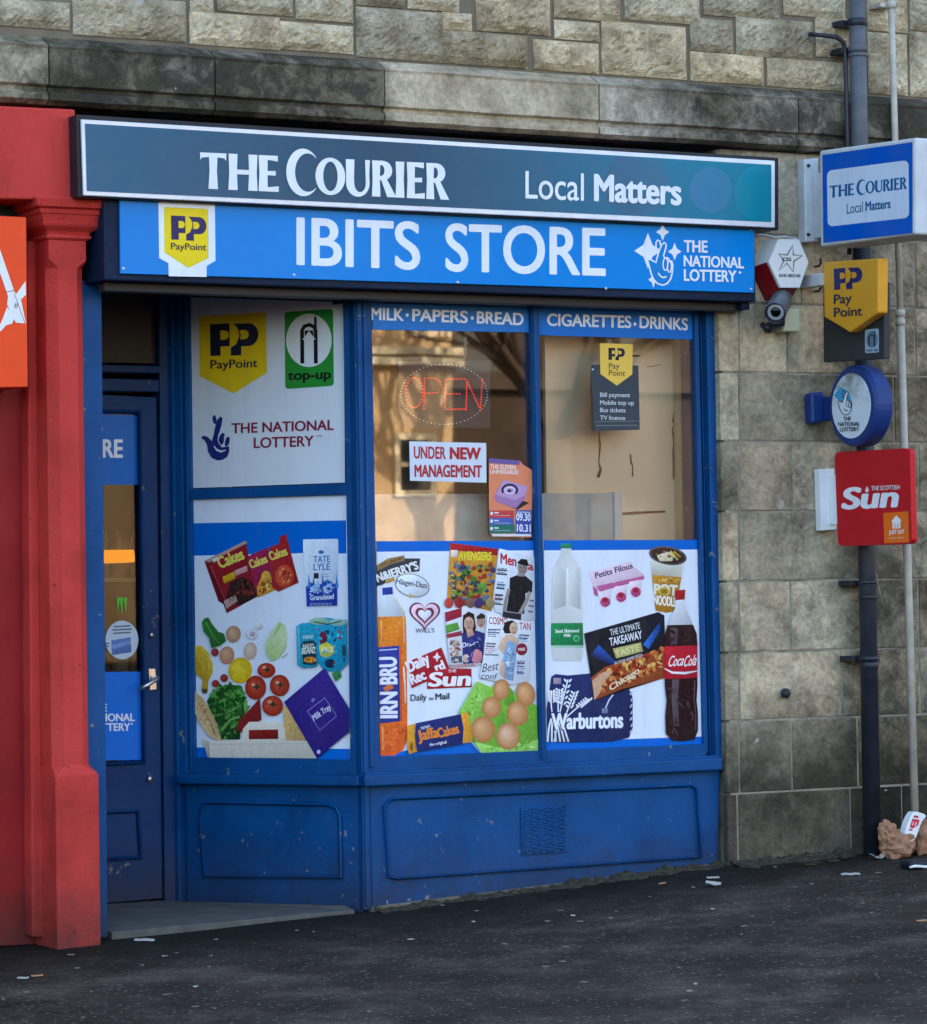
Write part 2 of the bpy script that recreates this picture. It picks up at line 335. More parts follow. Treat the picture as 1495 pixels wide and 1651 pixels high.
# ------------------------------------------------------------------ flat print: coloured shapes and lettering laid on a plane
_fc = {}
def font_mesh(s, bold):
    key = s
    if key in _fc: return _fc[key]
    c = bpy.data.curves.new('lettering', 'FONT'); c.body = s; c.resolution_u = 6
    o = bpy.data.objects.new('lettering', c); me = bpy.data.meshes.new_from_object(o)
    v = [(q.co.x, q.co.y) for q in me.vertices]; f = [tuple(p.vertices) for p in me.polygons]
    bpy.data.objects.remove(o); bpy.data.curves.remove(c); bpy.data.meshes.remove(me)
    x0 = min(a for a, _ in v); x1 = max(a for a, _ in v)
    r = ([(a-x0, b) for a, b in v], f, x1-x0); _fc[key] = r; return r
class Print:
    def __init__(s, name, plane, off=.001, parent=None, mat='vinyl', frame='O', step=.00012, layer=0):
        s.name, s.pl, s.off, s.par, s.mat, s.f, s.step, s.k = name, plane, off, parent, mat, frame, step, layer
        s.v, s.fc, s.c = [], [], []; s.grain = 1.0 if name.startswith('printed_') and mat == 'vinyl' else 0.0
    def raw(s, pts, faces, col):
        o = s.off+s.k*s.step; b = len(s.v)
        cols = col if isinstance(col, list) else [col]*len(pts)
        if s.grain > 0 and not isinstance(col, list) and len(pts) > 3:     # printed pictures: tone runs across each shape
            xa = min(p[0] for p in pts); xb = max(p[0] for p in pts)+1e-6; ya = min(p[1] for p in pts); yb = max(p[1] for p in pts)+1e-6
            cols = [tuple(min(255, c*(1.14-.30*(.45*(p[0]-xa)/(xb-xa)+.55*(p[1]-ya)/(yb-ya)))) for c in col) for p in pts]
        for p in pts: s.v.append(s.pl.at(*fx(s.f, *p), o))
        for f in faces:
            s.fc.append(tuple(b+i for i in f)); s.c.append([lin(cols[i])[:3]+(s.grain,) for i in f])
        s.k += 1; return s
    def poly(s, pts, col): return s.raw(pts, [tuple(range(len(pts)))], col)
    def rect(s, x0, y0, x1, y1, col): return s.poly([(x0,y0),(x1,y0),(x1,y1),(x0,y1)], col)
    def ell(s, cx, cy, rx, ry, col, rot=0, n=28, col2=None, hx=-.3, hy=-.3):
        r = radians(rot)
        def q(a, k=1): 
            x, y = rx*cos(a)*k, ry*sin(a)*k; return (cx+x*cos(r)-y*sin(r), cy+x*sin(r)+y*cos(r))
        ring = [q(2*pi*i/n) for i in range(n)]
        if col2 is None: return s.poly(ring, col)
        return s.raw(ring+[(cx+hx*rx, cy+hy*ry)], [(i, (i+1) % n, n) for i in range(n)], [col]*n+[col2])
    def line(s, pts, w, col, close=False):
        P_ = [Vector(p) for p in pts]; n = len(P_); L, Rr = [], []
        for i in range(n):
            a = P_[(i-1) % n] if (i > 0 or close) else P_[i]; b = P_[(i+1) % n] if (i < n-1 or close) else P_[i]
            t = (b-a); t = t.normalized() if t.length > 1e-6 else Vector((1, 0)); nn = Vector((-t.y, t.x))
            ww = (w[i] if isinstance(w, list) else w)/2
            L.append(tuple(P_[i]+nn*ww)); Rr.append(tuple(P_[i]-nn*ww))
        m = n if close else n-1
        return s.raw(L+Rr, [(i, (i+1) % n, n+(i+1) % n, n+i) for i in range(m)], col)
    def rrect(s, q, r, col, n=5):                # q: four corners, r: corner radius in frame units
        pts = []
        for i in range(4):
            p = Vector(q[i]); a = (Vector(q[i-1])-p).normalized(); b = (Vector(q[(i+1) % 4])-p).normalized()
            for j in range(n+1):
                t = j/n*pi/2; pts.append(tuple(p+a*r*(1-sin(t))+b*r*(1-cos(t))))
        return s.poly(pts, col)
    def txt(s, t, x0, y0, x1, y1, h, col, bold=.0, shear=0.0, perp=False, h1=None):
        v, f, wd = font_mesh(t, bold); e = Vector((x1-x0, y1-y0)); h1 = h if h1 is None else h1
        up = Vector((e.y, -e.x)).normalized() if perp else Vector((0, -1))
        bold = min(bold, .06); shifts = [(0, 0)] if bold <= 0 else [(bold*cos(pi*(i+.5)/5), bold*.6*sin(pi*(i+.5)/5)) for i in range(10)]+([(-bold*.45, 0), (bold*.45, 0)] if bold > .035 else [(0, 0)])   # heavier strokes
        for dx, dy in shifts:
            pts = []
            for a, b in v:
                a = (a+dx+bold)/(wd+2*bold); b = (b+dy+bold*.6)/(.682+1.2*bold)
                hh = h+(h1-h)*a; p = Vector((x0, y0))+e*a+up*(b*hh)+e.normalized()*(b*hh*shear); pts.append((p.x, p.y))
            g_, s.grain = s.grain, 0.0; s.raw(pts, f, col); s.grain = g_; s.k -= .75
        s.k += .75
        return s
    def build(s):
        if not s.v: return None
        vs = s.v; lo = Vector((min(v[i] for v in vs) for i in range(3))); hi = Vector((max(v[i] for v in vs) for i in range(3)))
        org = Vector(((lo.x+hi.x)/2, (lo.y+hi.y)/2, lo.z))
        me = bpy.data.meshes.new(s.name); me.from_pydata([v-org for v in vs], [], s.fc)
        at = me.color_attributes.new('Col', 'FLOAT_COLOR', 'CORNER'); i = 0
        for cs in s.c:
            for c in cs: at.data[i].color = c; i += 1
        me.materials.append(MT[s.mat]); me.update()
        nrm = s.pl.n; flip = [p.index for p in me.polygons if p.normal.dot(nrm) < 0]
        if flip:
            bm = bmesh.new(); bm.from_mesh(me); bm.faces.ensure_lookup_table()
            bmesh.ops.reverse_faces(bm, faces=[bm.faces[k] for k in flip]); bm.to_mesh(me); bm.free()
        o = bpy.data.objects.new(s.name, me); COL.objects.link(o); WORG[o] = org
        if s.par is not None: o.parent = s.par; o.location = org-WORG[s.par]
        else: o.location = org
        return o
# ================================================================== THE SETTING
def gz(x, y=0.0):
    K = [(-40, -.75), (-6, -.20), (-1.15, -.048), (0, -.008), (1.65, .092), (2.5, .118), (6, .24), (40, .9)]
    z = K[-1][1]
    if x <= K[0][0]: z = K[0][1]
    else:
        for (a, za), (b, zb) in zip(K, K[1:]):
            if a <= x <= b: z = za+(zb-za)*(x-a)/(b-a); break
    return z + .016*max(-30.0, min(0.0, y))
def ground():
    xs = [-250, -120, -40, -20, -12, -8, -6, -4.5]+[-3.5+.16*i for i in range(48)]+[4.6, 6, 9, 14, 25, 40, 120, 250]
    ys = [-300, -120, -60, -30, -18, -12, -9, -7]+[-5.6+.16*i for i in range(41)]+[1.6, 4, 12, 40, 150]
    bm = bmesh.new(); g = []
    for y in ys:
        row = []
        for x in xs:
            z = gz(x, y)
            if -3.6 < x < 4.2 and -5.7 < y < 1: z += noise.noise((x*1.3, y*1.3, 2))*.010+noise.noise((x*4, y*4, 9))*.003
            row.append(bm.verts.new((x, y, z)))
        g.append(row)
    for a, b in zip(g, g[1:]):
        for i in range(len(xs)-1): bm.faces.new((a[i], a[i+1], b[i+1], b[i]))
    o = mk('pavement', bm, MT['tarmac'], None, True, Vector((0, 0, 0)))
    tag(o, 'dark worn tarmac pavement sloping up along the shops', 'pavement', None, 'structure')
ground()
YW = -.06                                         # face of the stone wall
ZTOP = 8.2

# ------------------------------------------------------------------ the stone building
XL, XR = -7.0, 7.5
XJ = Xat(1166, 900, YW)                           # where the ashlar pier begins, right of the shop window
Zs = lambda px, py: Zat(px, py, YW)
ZSTR = Zs(600, 205)                               # underside of the string course
bld = thing('stone_building', (2.4, 2.0, gz(2.4)), 'soot-stained sandstone tenement wall above and beside the blue shopfront', 'building')
def rock(name, x0, x1, z0, z1, yf, depth, mat, parent, seed, amp=.012, cell=.045, edge=.008):
    w, h = x1-x0, z1-z0; nx = max(3, min(34, int(w/cell))); nz = max(3, min(20, int(h/cell)))
    bm = bmesh.new(); g = []
    for j in range(nz+1):
        r = []
        for i in range(nx+1):
            u, v = i/nx, j/nz; e = min(u*w, (1-u)*w, v*h, (1-v)*h)
            k = min(1.0, e/.03); x = x0+u*w; z = z0+v*h
            if 0 < i < nx: x += noise.noise((x*9+seed, z*9, 1))*.008
            else: x += noise.noise((seed, z*14, 4))*.0025
            d = (1-k)*edge + (-amp*noise.noise((x*7+seed*3.1, z*7, seed)) - amp*.6*noise.noise((x*19, z*19+seed, 5)) - amp*.75*(1-2*abs(noise.noise((x*34+z*16, z*52-x*10+seed, 7)))))*k - amp*.6*k
            r.append(bm.verts.new((x, yf+d, z)))
        g.append(r)
    for j in range(nz):
        for i in range(nx): bm.faces.new((g[j][i], g[j][i+1], g[j+1][i+1], g[j+1][i]))
    rim = [g[0][i] for i in range(nx+1)]+[g[j][nx] for j in range(1, nz+1)]+[g[nz][i] for i in range(nx-1, -1, -1)]+[g[j][0] for j in range(nz-1, 0, -1)]
    bk = [bm.verts.new((v.co.x, yf+depth, v.co.z)) for v in rim]; n = len(rim)
    for i in range(n): bm.faces.new((rim[i], bk[i], bk[(i+1) % n], rim[(i+1) % n]))
    bmesh.ops.recalc_face_normals(bm, faces=bm.faces[:])
    return mk(name, bm, mat, parent)
# cores (mortar shows in the joints)
box('pier_core', XJ+.02, XR, YW+.004, .5, -1.2, ZSTR-.002, MT['mortar'], bld)
ZB0, ZB1 = ZSTR, Zs(600, 98)                      # the string course
box('upper_core', XL, XR, YW+.002, .6, ZB1+.001, ZTOP, MT['mortar_dk'], bld)
box('band_core', XL, XR, YW+.02, .6, ZB0+.002, ZB1-.001, MT['mortar'], bld)
# upper rubble stones: (left, right, top, bottom) in the photograph
UPPER = [(1145,1430,30,205,'G'),(610,905,45,150,'G'),(900,1140,75,165,'G'),(610,690,-60,38,'G'),(698,945,-60,42,'G'),(950,1138,-50,66,'G'),(1145,1305,-80,20,'G'),
         (235,603,-10,122,'G'),(0,228,0,88,'G'),(-190,-8,-12,75,'G'),(1312,1480,-90,32,'G'),
         (45,288,-70,105,'H'),(296,512,-80,62,'H'),(298,446,68,128,'H'),(450,725,76,246,'H'),(230,444,132,238,'H'),(-62,36,40,96,'H'),(-66,216,104,222,'H'),
         (524,768,-60,70,'H'),(735,876,60,166,'H'),(735,974,172,278,'H'),(776,1026,-70,56,'H'),(882,1132,60,186,'H'),(982,1236,192,300,'H'),
         (1034,1236,-60,54,'H'),(1138,1300,60,186,'H'),(1304,1436,-60,100,'H'),(1306,1436,106,312,'H'),(1242,1300,192,305,'H'),(1441,1700,-40,104,'H'),(1441,1700,110,322,'H')]
for i, (a, b, t, u, f) in enumerate(UPPER):
    xa, ym = fx(f, a, (t+u)/2); xb, _ = fx(f, b, (t+u)/2); xm, ta = fx(f, (a+b)/2, t); _, ua = fx(f, (a+b)/2, u)
    z1, z0 = Zat(xm, ta, YW-.01), Zat(xm, ua, YW-.01)
    z0 = max(z0, ZB1+.012)
    rock('stone', Xat(xa, ym, YW-.01)+.003, Xat(xb, ym, YW-.01)-.003, z0, z1, YW-.012, .05, MT['rubble'], bld, i*1.37, .0125, .0125)
ztop_seen = max(Zat(0, -40, YW), Zat(1495, -40, YW))
# courses continue above and to either side of the frame
rng = random.Random(3); z = Zs(700, -45)+.02
while z < ztop_seen+1.1:
    h = rng.uniform(.16, .26); x = -2.6
    while x < 4.2:
        w = rng.uniform(.22, .5)
        if z > Zs(700, -60): rock('stone', x+.004, x+w-.004, z+.004, z+h-.004, YW-.012, .05, MT['rubble'], bld, x*3+z, .014, .07)
        x += w
    z += h
# string course: a flat band with a weathered top and a roll below, block by block
BJ = [-160, 83, 351, 625, 971, 1293, 1560]
for i, (a, b) in enumerate(zip(BJ, BJ[1:])):
    xa, xb = Xat(a, 130+.07*a, -.15)+.003, Xat(b, 130+.07*b, -.15)-.003
    prof = [(YW+.03, ZB1), (YW-.005, ZB1), (-.115, ZB1-.030), (-.135, ZB1-.042), (-.13, ZB1-.052), (-.13, ZB0+.075), (-.112, ZB0+.066), (-.108, ZB0+.056), (-.128, ZB0+.044), (-.126, ZB0+.02), (-.10, ZB0+.004), (YW+.03, ZB0)]
    bm = bmesh.new(); n = 7
    rings = [[bm.verts.new((xa+(xb-xa)*k/n, y+noise.noise((k*.9+i*5, y*60, zz*9))*.0035, zz+noise.noise((k*.7+i*9, 3, zz*5))*.003)) for y, zz in prof] for k in range(n+1)]
    for r0, r1 in zip(rings, rings[1:]):
        for k in range(len(prof)-1): bm.faces.new((r0[k], r1[k], r1[k+1], r0[k+1]))
    bm.faces.new(rings[0]); bm.faces.new(rings[-1][::-1]); bmesh.ops.recalc_face_normals(bm, faces=bm.faces[:])
    mk('string_course_block', bm, MT['cornice'], bld)
# ashlar pier, row by row
ROWS = [(232, [1195, 1330, 1450, 1620]), (375, [1195, 1292, 1372, 1476, 1620]), (487, [1193, 1270, 1384, 1476, 1620]), (600, [1193, 1392, 1442, 1620]),
        (711.5, [1193, 1278, 1424, 1482, 1620]), (825, [1193, 1404, 1620]), (938, [1193, 1276, 1402, 1482, 1620]), (1053, [1193, 1359, 1484, 1620]),
        (1164, [1193, 1277.5, 1384, 1620]), (1281, [1191, 1373, 1456, 1620]), (1420, [])]
zr = [Zs(1166, r[0]) for r in ROWS]; zr[0] = ZSTR-.003
for i in range(len(ROWS)-1):
    z1, z0 = zr[i]-.004, zr[i+1]+.004; ym = (ROWS[i][0]+ROWS[i+1][0])/2
    xs = [XJ+.002]+[Xat(c, ym, YW) for c in ROWS[i][1]]
    for j, (a, b) in enumerate(zip(xs, xs[1:])):
        y = YW+rng.uniform(-.002, .002)+(.0015 if j == 0 else 0)
        bm = bmesh.new(); add_box(bm, a+(.0 if j == 0 else .0034), b-.0034, y, y+.04, z0, z1); bev(bm, .004, 1)
        mk('ashlar_block', bm, MT['ashlar'], bld)
# the rest of the building's bulk: side, back and roof, so that it shades the street
box('side_wall', XL, XL+.4, .6, 8.0, -1.2, ZTOP, MT['mortar_dk'], bld)
box('end_wall', XR-.4, XR, .6, 8.0, -1.2, ZTOP, MT['mortar_dk'], bld)
box('back_wall', XL+.4, XR-.4, 7.6, 8.0, -1.2, ZTOP, MT['mortar_dk'], bld)
box('roof', XL-.1, XR+.1, -.15, 8.1, ZTOP+.001, ZTOP+.3, MT['dark'], bld)
box('left_core', XL, -1.75, .02, .6, -1.2, ZSTR-.002, MT['mortar_dk'], bld)

# interior shell of the shop
def st(o, lab): return tag(o, lab, 'interior', None, 'structure')
st(box('floor', -1.7, XJ+.3, .95, 5.0, -.2, .02, MT['interior']), 'dim shop floor behind the windows')
st(box('wall_back', -1.7, XJ+.3, 4.6, 4.7, .021, 2.9, MT['interior']), 'dim back wall inside the shop')
st(box('ceiling', -1.74, XJ+.3, .12, 4.59, 2.76, 2.85, MT['interior']), 'dim shop ceiling behind the fascia')
st(box('wall_left', -1.75, -1.701, .61, 4.59, .021, 2.75, MT['interior']), 'dim left wall inside the shop')
st(box('wall_right', XJ+.16, XJ+.29, .51, 4.59, .021, 2.75, MT['interior']), 'dim right wall inside the shop')

# ================================================================== BLUE SHOPFRONT
sf = thing('blue_shopfront', (.4, .1, gz(.4)), 'blue painted timber shopfront with recessed door and three windows', 'shopfront')
B = MT['blue']
ZSOF = Zat(860, 486, .0)                          # head of the windows
ZH = ZSOF+.06
gl0 = lx((601, 491), (613.5, 1221)); gl1 = lx((852.5, 499), (867.4, 1216)); gl2 = lx((870, 498.6), (881, 1210)); gl3 = lx((1117, 545), (1131.6, 1200.6))
cpL = lx((571.7, 487), (587, 1471)); rfR = lx((1153.4, 504), (1164.5, 1219))
ytop = ly((600, 487), (1120, 501)); ybot = ly((613, 1222), (1131, 1201))
def vpost(name, fl, fr, yt, yb, Yf, Yb, b=.004, par=sf, mat=B):
    return slab(name, [(fl(yt), yt), (fr(yt), yt), (fr(yb), yb), (fl(yb), yb)], Yf, Yb, mat, par, b)
off = lambda f, d: (lambda y: f(y)+d)
# corner post (two reeds and a flat), mullion, right jamb
vpost('corner_post', cpL, off(gl0, -1), 470, 1468, .0, .14, .005)
vpost('corner_reed', off(cpL, 4), off(cpL, 11), 470, 1462, -.010, .0, .004)
vpost('corner_reed', off(cpL, 14), off(cpL, 21), 470, 1238, -.008, .0, .004)
vpost('mullion', off(gl1, 4.5), off(gl2, 0), 470, 1226, .0, .10, .004)
vpost('mullion_bead', off(gl1, 8), off(gl2, -3.5), 470, 1222, -.012, .0, .004)
vpost('jamb', off(gl3, 4), off(gl3, 11), 470, 1214, .005, .12, .004)
vpost('jamb', off(gl3, 13), off(gl3, 20), 470, 1216, .02, .12, .004)
vpost('jamb', off(gl3, 23), off(rfR, 1), 470, 1222, -.02, .12, .005)
# head of the windows
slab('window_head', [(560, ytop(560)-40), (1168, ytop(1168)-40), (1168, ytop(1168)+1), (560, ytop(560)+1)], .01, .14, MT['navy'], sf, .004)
# panes
def pane(name, l, r, yt, yb, Y, par=sf, mat='glass'):
    return slab(name, [(l(yt(l(500)))-3, yt(l(500))-3), (r(yt(r(500)))+3, yt(r(500))-3), (r(yb(r(1200)))+3, yb(r(1200))+3), (l(yb(l(1200)))-3, yb(l(1200))+3)], Y, Y+.006, MT[mat], par)
pane('pane', gl0, off(gl1, 4), ytop, ybot, .025); pane('pane', gl2, off(gl3, 4), ytop, ybot, .0255)
# bottom rail and sill
slab('bottom_rail', [(598, 1221), (1140, 1199.5), (1140, 1240), (600, 1264)], .004, .12, B, sf, .004)
slab('sill', [(588, 1250), (1166, 1221), (1166, 1242), (589, 1269)], -.055, .10, B, sf, .008, 3)
slab('sill_nosing', [(590, 1246), (1160, 1217.5), (1160, 1224), (590, 1252.5)], -.03, .10, B, sf, .004)
# stall riser with a raised panel and an air grille
slab('stall_riser', [(597, 1262), (1161, 1234), (1157, 1399), (601, 1478)], -.004, .12, B, sf, .003)
def frame_mould(name, pts, w, Yf, Yb, par, mat, plane=None):
    P0 = [Vector(p) for p in pts]; n = len(P0); bm = bmesh.new(); inn = []
    for i in range(n):
        a = (P0[i-1]-P0[i]).normalized(); b = (P0[(i+1) % n]-P0[i]).normalized(); bis = (a+b)
        c = (P0[0]+P0[2])/2 if n == 4 else sum(P0, Vector((0, 0)))/n
        if bis.length < 1e-4: bis = c-P0[i]
        bis.normalize(); s = max(.3, abs(a.x*bis.y-a.y*bis.x))
        if bis.dot(c-P0[i]) < 0: bis = -bis
        inn.append(P0[i]+bis*w/s)
    mid = [(a+b)/2 for a, b in zip(P0, inn)]
    if plane is None:
        at = lambda p, d: Pt(p.x, p.y, Yb-(Yb-Yf)*d)
    else:
        at = lambda p, d: plane.at(p.x, p.y, -Yb+(Yb-Yf)*d)
    r = [[bm.verts.new(at(p, d)) for p in q] for q, d in ((P0, -.3), ([p.lerp(m, .35) for p, m in zip(P0, mid)], .75), (mid, 1), ([p.lerp(m, .5) for p, m in zip(inn, mid)], .55), (inn, -.3))]
    for a, b in zip(r, r[1:]):
        for i in range(n): bm.faces.new((a[i], a[(i+1) % n], b[(i+1) % n], b[i]))
    bmesh.ops.recalc_face_normals(bm, faces=bm.faces[:])
    return mk(name, bm, mat, par)
frame_mould('panel_moulding', [(625, 1291), (632, 1285), (1118, 1263), (1127, 1270), (1128, 1282), (1135, 1382), (1128, 1385), (640, 1420), (626, 1416), (618, 1300)], 7, -.024, -.004, sf, B)
gr = slab('air_grille', [(840, 1302), (913, 1297), (916, 1374), (842, 1379)], -.012, -.003, B, sf, .002)
for j in range(15):
    u = (j+.7)/16.0; pts = []
    for i in range(19):
        t = i/18; xx = 843+68*t; pts.append(Pt(xx, 1303-5*t+u*76+2.0*sin(i*1.05+(j % 3)*.9), -.0135))
    tube('grille_bar', pts, .0032, B, gr, 5)
def ridge(name, pts, w, h, mat, label, seed):       # crumbling dirt and moss gathered in the angle of wall and pavement
    bm = bmesh.new(); n = 90; rows = []
    for i in range(n+1):
        t = i/n*(len(pts)-1); j = min(int(t), len(pts)-2); p = pts[j].lerp(pts[j+1], t-j)
        hh = h*(.55+.9*abs(noise.noise((i*.21, seed, 0)))+.5*noise.noise((i*.7, seed, 3))); ww = w*(.6+.8*abs(noise.noise((i*.17, 5, seed))))
        rows.append([bm.verts.new((p.x, p.y+.02-ww*a, gz(p.x, p.y-ww*a)-.004+hh*b*(1+.5*noise.noise((i*.9, a*9, seed))))) for a, b in ((0, 1.3), (.25, 1.0), (.5, .7), (.75, .35), (1.1, -.15))])
    for a, b in zip(rows, rows[1:]):
        for k in range(4): bm.faces.new((a[k], b[k], b[k+1], a[k+1]))
    bmesh.ops.recalc_face_normals(bm, faces=bm.faces[:]); o = mk(name, bm, mat); tag(o, label, 'dirt', None, 'stuff')
grit = NT('moss_and_grit'); gp_ = grit.pos(); gn = grit.noise(gp_, 38, 6, .7); grit.base(grit.ramp(gn, [(.3, lin((22, 22, 16))), (.5, lin((52, 48, 34))), (.62, lin((80, 74, 54))), (.75, lin((128, 120, 100)))])); grit.rough(.95); grit.bump(gn, 1.0, .02)
ridge('moss_and_grit', [Vector((.03, -.005, 0)), Vector((.8, -.005, 0)), Vector((1.64, -.005, 0))], .12, .022, grit.m, 'mossy dirt gathered along the foot of the blue riser', 1.7)
ridge('wall_foot_dirt', [Vector((1.66, YW, 0)), Vector((2.3, YW, 0)), Vector((3.2, YW, 0))], .16, .026, grit.m, 'dark grit and leaf mould along the foot of the ashlar wall', 4.2)
for i in range(6):
    x0_ = 848+i*11.5; tube('grille_bar', [Pt(x0_+2.2*sin(j*1.1+i), 1304-(x0_-840)*.07+j*6.1, -.014) for j in range(13)], .0028, B, gr, 5)
slab('foot_render', [(600, 1462), (1157, 1392), (1157, 1405), (600, 1483)], -.010, .1, MT['plugstone'], sf, .006)
# the splayed window beside the door
YS = .70
pA, pB = Pt(567, 1000, .05), Pt(308, 1000, YS)
dv = (pA-pB); dv.z = 0; dv.normalize()
SP = Pl((pA.x, pA.y, 0), (dv.y, -dv.x, 0) if Vector((dv.y, -dv.x, 0)).dot(CAM-pA) > 0 else (-dv.y, dv.x, 0))
s0 = lx((303, 490), (313, 1220)); s1 = lx((553.5, 487), (566, 1226))
def sp_post(name, fl, fr, yt, yb, off_, t, b=.004, mat=B):
    return pslab(name, [(fl(yt), yt), (fr(yt), yt), (fr(yb), yb), (fl(yb), yb)], SP, off_, t, mat, sf, b)
pslab('pane', [(s0(480)-3, 475), (s1(480)+3, 475), (s1(1226)+3, 1229), (s0(1222)-3, 1226)], SP, -.03, .006, MT['glass'], sf)
sp_post('side_post', off(s0, -34), off(s0, -12), 465, 1462, .0, .12)
sp_post('side_post', off(s0, -12), off(s0, 1), 465, 1250, -.012, .1)
sp_post('side_bead', off(s0, -8), off(s0, -4), 480, 1240, .0, .02, .002)
sp_post('side_bead', off(s0, -30), off(s0, -26), 470, 1455, .008, .02, .003)
sp_post('side_post', off(s1, -1), off(s1, 12), 465, 1462, -.006, .1)
pslab('transom_bar', [(306, 789), (558, 779.5), (558.5, 797.5), (307, 805)], SP, -.008, .08, B, sf, .003)
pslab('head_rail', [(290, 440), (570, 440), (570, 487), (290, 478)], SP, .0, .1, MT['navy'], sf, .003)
pslab('bottom_rail', [(296, 1221), (573, 1225.5), (574, 1253), (296, 1250)], SP, -.004, .1, B, sf, .003)
pslab('sill', [(284, 1249), (578, 1251), (578, 1268), (285, 1264)], SP, .05, .1, B, sf, .007, 3)
pslab('stall_riser', [(292, 1262), (580, 1265), (586, 1475), (299, 1463)], SP, .0, .1, B, sf, .003)
frame_mould('panel_moulding', [(326, 1293), (336, 1290), (530, 1294), (544, 1300), (551, 1315), (553, 1418), (326, 1416), (318, 1318)], 8, -.018, .0, sf, B, SP)
# recessed door, its frame and fanlight
YD = .80
ZD0, ZD1 = .015, 2.06
DP = FY(YD)
bm = bmesh.new()                                  # stiles and rails round an open light
for q in ([(96, 633), (118, 634), (126, 1460), (104, 1462)], [(223, 639.5), (252, 641), (262, 1448), (232.5, 1450.5)], [(118, 634), (223, 639.5), (223.3, 665), (118.3, 662)], [(123.8, 1234), (230, 1229), (232.5, 1450.5), (126, 1460)]):
    add_prism(bm, [Pt(x, y, YD) for x, y in q], (0, .045, 0))
bmesh.ops.remove_doubles(bm, verts=bm.verts[:], dist=.0005)
door = mk('door', bm, MT['blue_shaded'], sf)
XDp = Xat(165, 1000, YD)
slab('pane', [(116, 660), (224.5, 664), (232, 1231), (122, 1237)], YD+.012, YD+.018, MT['doorglass'], door)
frame_mould('glazing_bead', [(112, 658), (228, 661), (236, 1232), (116, 1240)], 7, YD-.018, YD, door, MT['blue_shaded'])
frame_mould('kick_panel_moulding', [(126, 1308), (226, 1304), (231, 1386), (130, 1392)], 8, YD-.016, YD, door, MT['blue_shaded'])
c_ = Pt(241, 1256, YD-.002)
tube('lock', [c_, c_+Vector((0, -.012, 0))], .014, MT['steel'], door, 14)
c_ = Pt(244, 1024, YD-.002); tube('latch_keyhole', [c_, c_+Vector((0, -.010, 0))], .012, MT['steel'], door, 14)
h0 = Pt(250, 1086, YD-.002)
slab('handle_plate', [(240, 1078), (251, 1078), (253, 1112), (242, 1113)], YD-.006, YD, MT['steel'], door, .002)
h0 = Pt(247, 1093, YD-.006)
tube('handle', [h0, h0+Vector((0, -.045, 0)), h0+Vector((-.01, -.055, -.004)), h0+Vector((-.05, -.06, -.025)), h0+Vector((-.085, -.058, -.042))], [.009, .009, .0095, .009, .008], MT['steel'], door, 10)
slab('door_post', [(256, 470), (284, 472), (294, 1462), (266, 1456)], YD-.02, YD+.1, MT['blue_shaded'], sf, .004)
slab('door_post', [(60, 470), (94, 472), (102, 1470), (68, 1470)], YD-.02, YD+.1, MT['blue_shaded'], sf, .004)
slab('door_head', [(60, 606), (258, 612), (258, 632), (60, 628)], YD-.012, YD+.1, MT['blue_shaded'], sf, .004)
slab('fanlight_rail', [(60, 584), (258, 590), (258, 602), (60, 598)], YD-.028, YD+.1, MT['blue_shaded'], sf, .004)
slab('fanlight_board', [(60, 470), (258, 474), (258, 586), (60, 582)], YD+.02, YD+.026, MT['black'], sf)
# left jamb board, recess side, recess ceiling and step
bl0 = lx((136, 468), (146, 1400)); bl1 = lx((164, 480), (174, 1502))
vpost('jamb_board', off(bl0, -4), bl1, 452, 1512, .0, .03, .003)
box('recess_side', Xat(150, 1000, .03), Xat(150, 1000, .03)+.03, .031, YD+.1, -.1, 2.75, MT['blue_shaded'], sf)
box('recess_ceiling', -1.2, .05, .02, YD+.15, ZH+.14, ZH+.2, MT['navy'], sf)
sa, sb = Pt(176, 1508, -.005), Pt(534, 1471, -.005)
stp = prism('door_step', [(Xat(176, 1500, .0)+.005, -.012, -.016), (-.055, -.012, .006), (-.06, .06, .02), (Xat(300, 1462, .66), .70, .012), (Xat(300, 1462, .66), YD+.06, .010), (-1.08, YD+.06, .010)], (0, 0, -.3), MT['concrete'], sf, .004)
# roller-shutter box behind the signs
ZF0 = Zat(700, 474, -.18); ZF1 = Zat(700, 345, -.18)
XF0, XF1 = Xat(152, 400, -.10), Xat(1219, 420, -.18)
sb_ = box('shutter_box', XF0, XF1-.01, -.19, .0, Zat(200, 452, -.19), 3.0, MT['navy'], sf, .004)
box('shutter_slat', XF0+.03, XF1-.03, -.12, -.06, Zat(200, 452, -.19)-.035, Zat(200, 452, -.19)-.001, MT['dark'], sf, .004)
box('shutter_guide', XF1-.06, XF1-.02, -.16, -.02, Zat(200, 452, -.19)-.03, Zat(200, 452, -.19)-.001, MT['navy'], sf, .003)

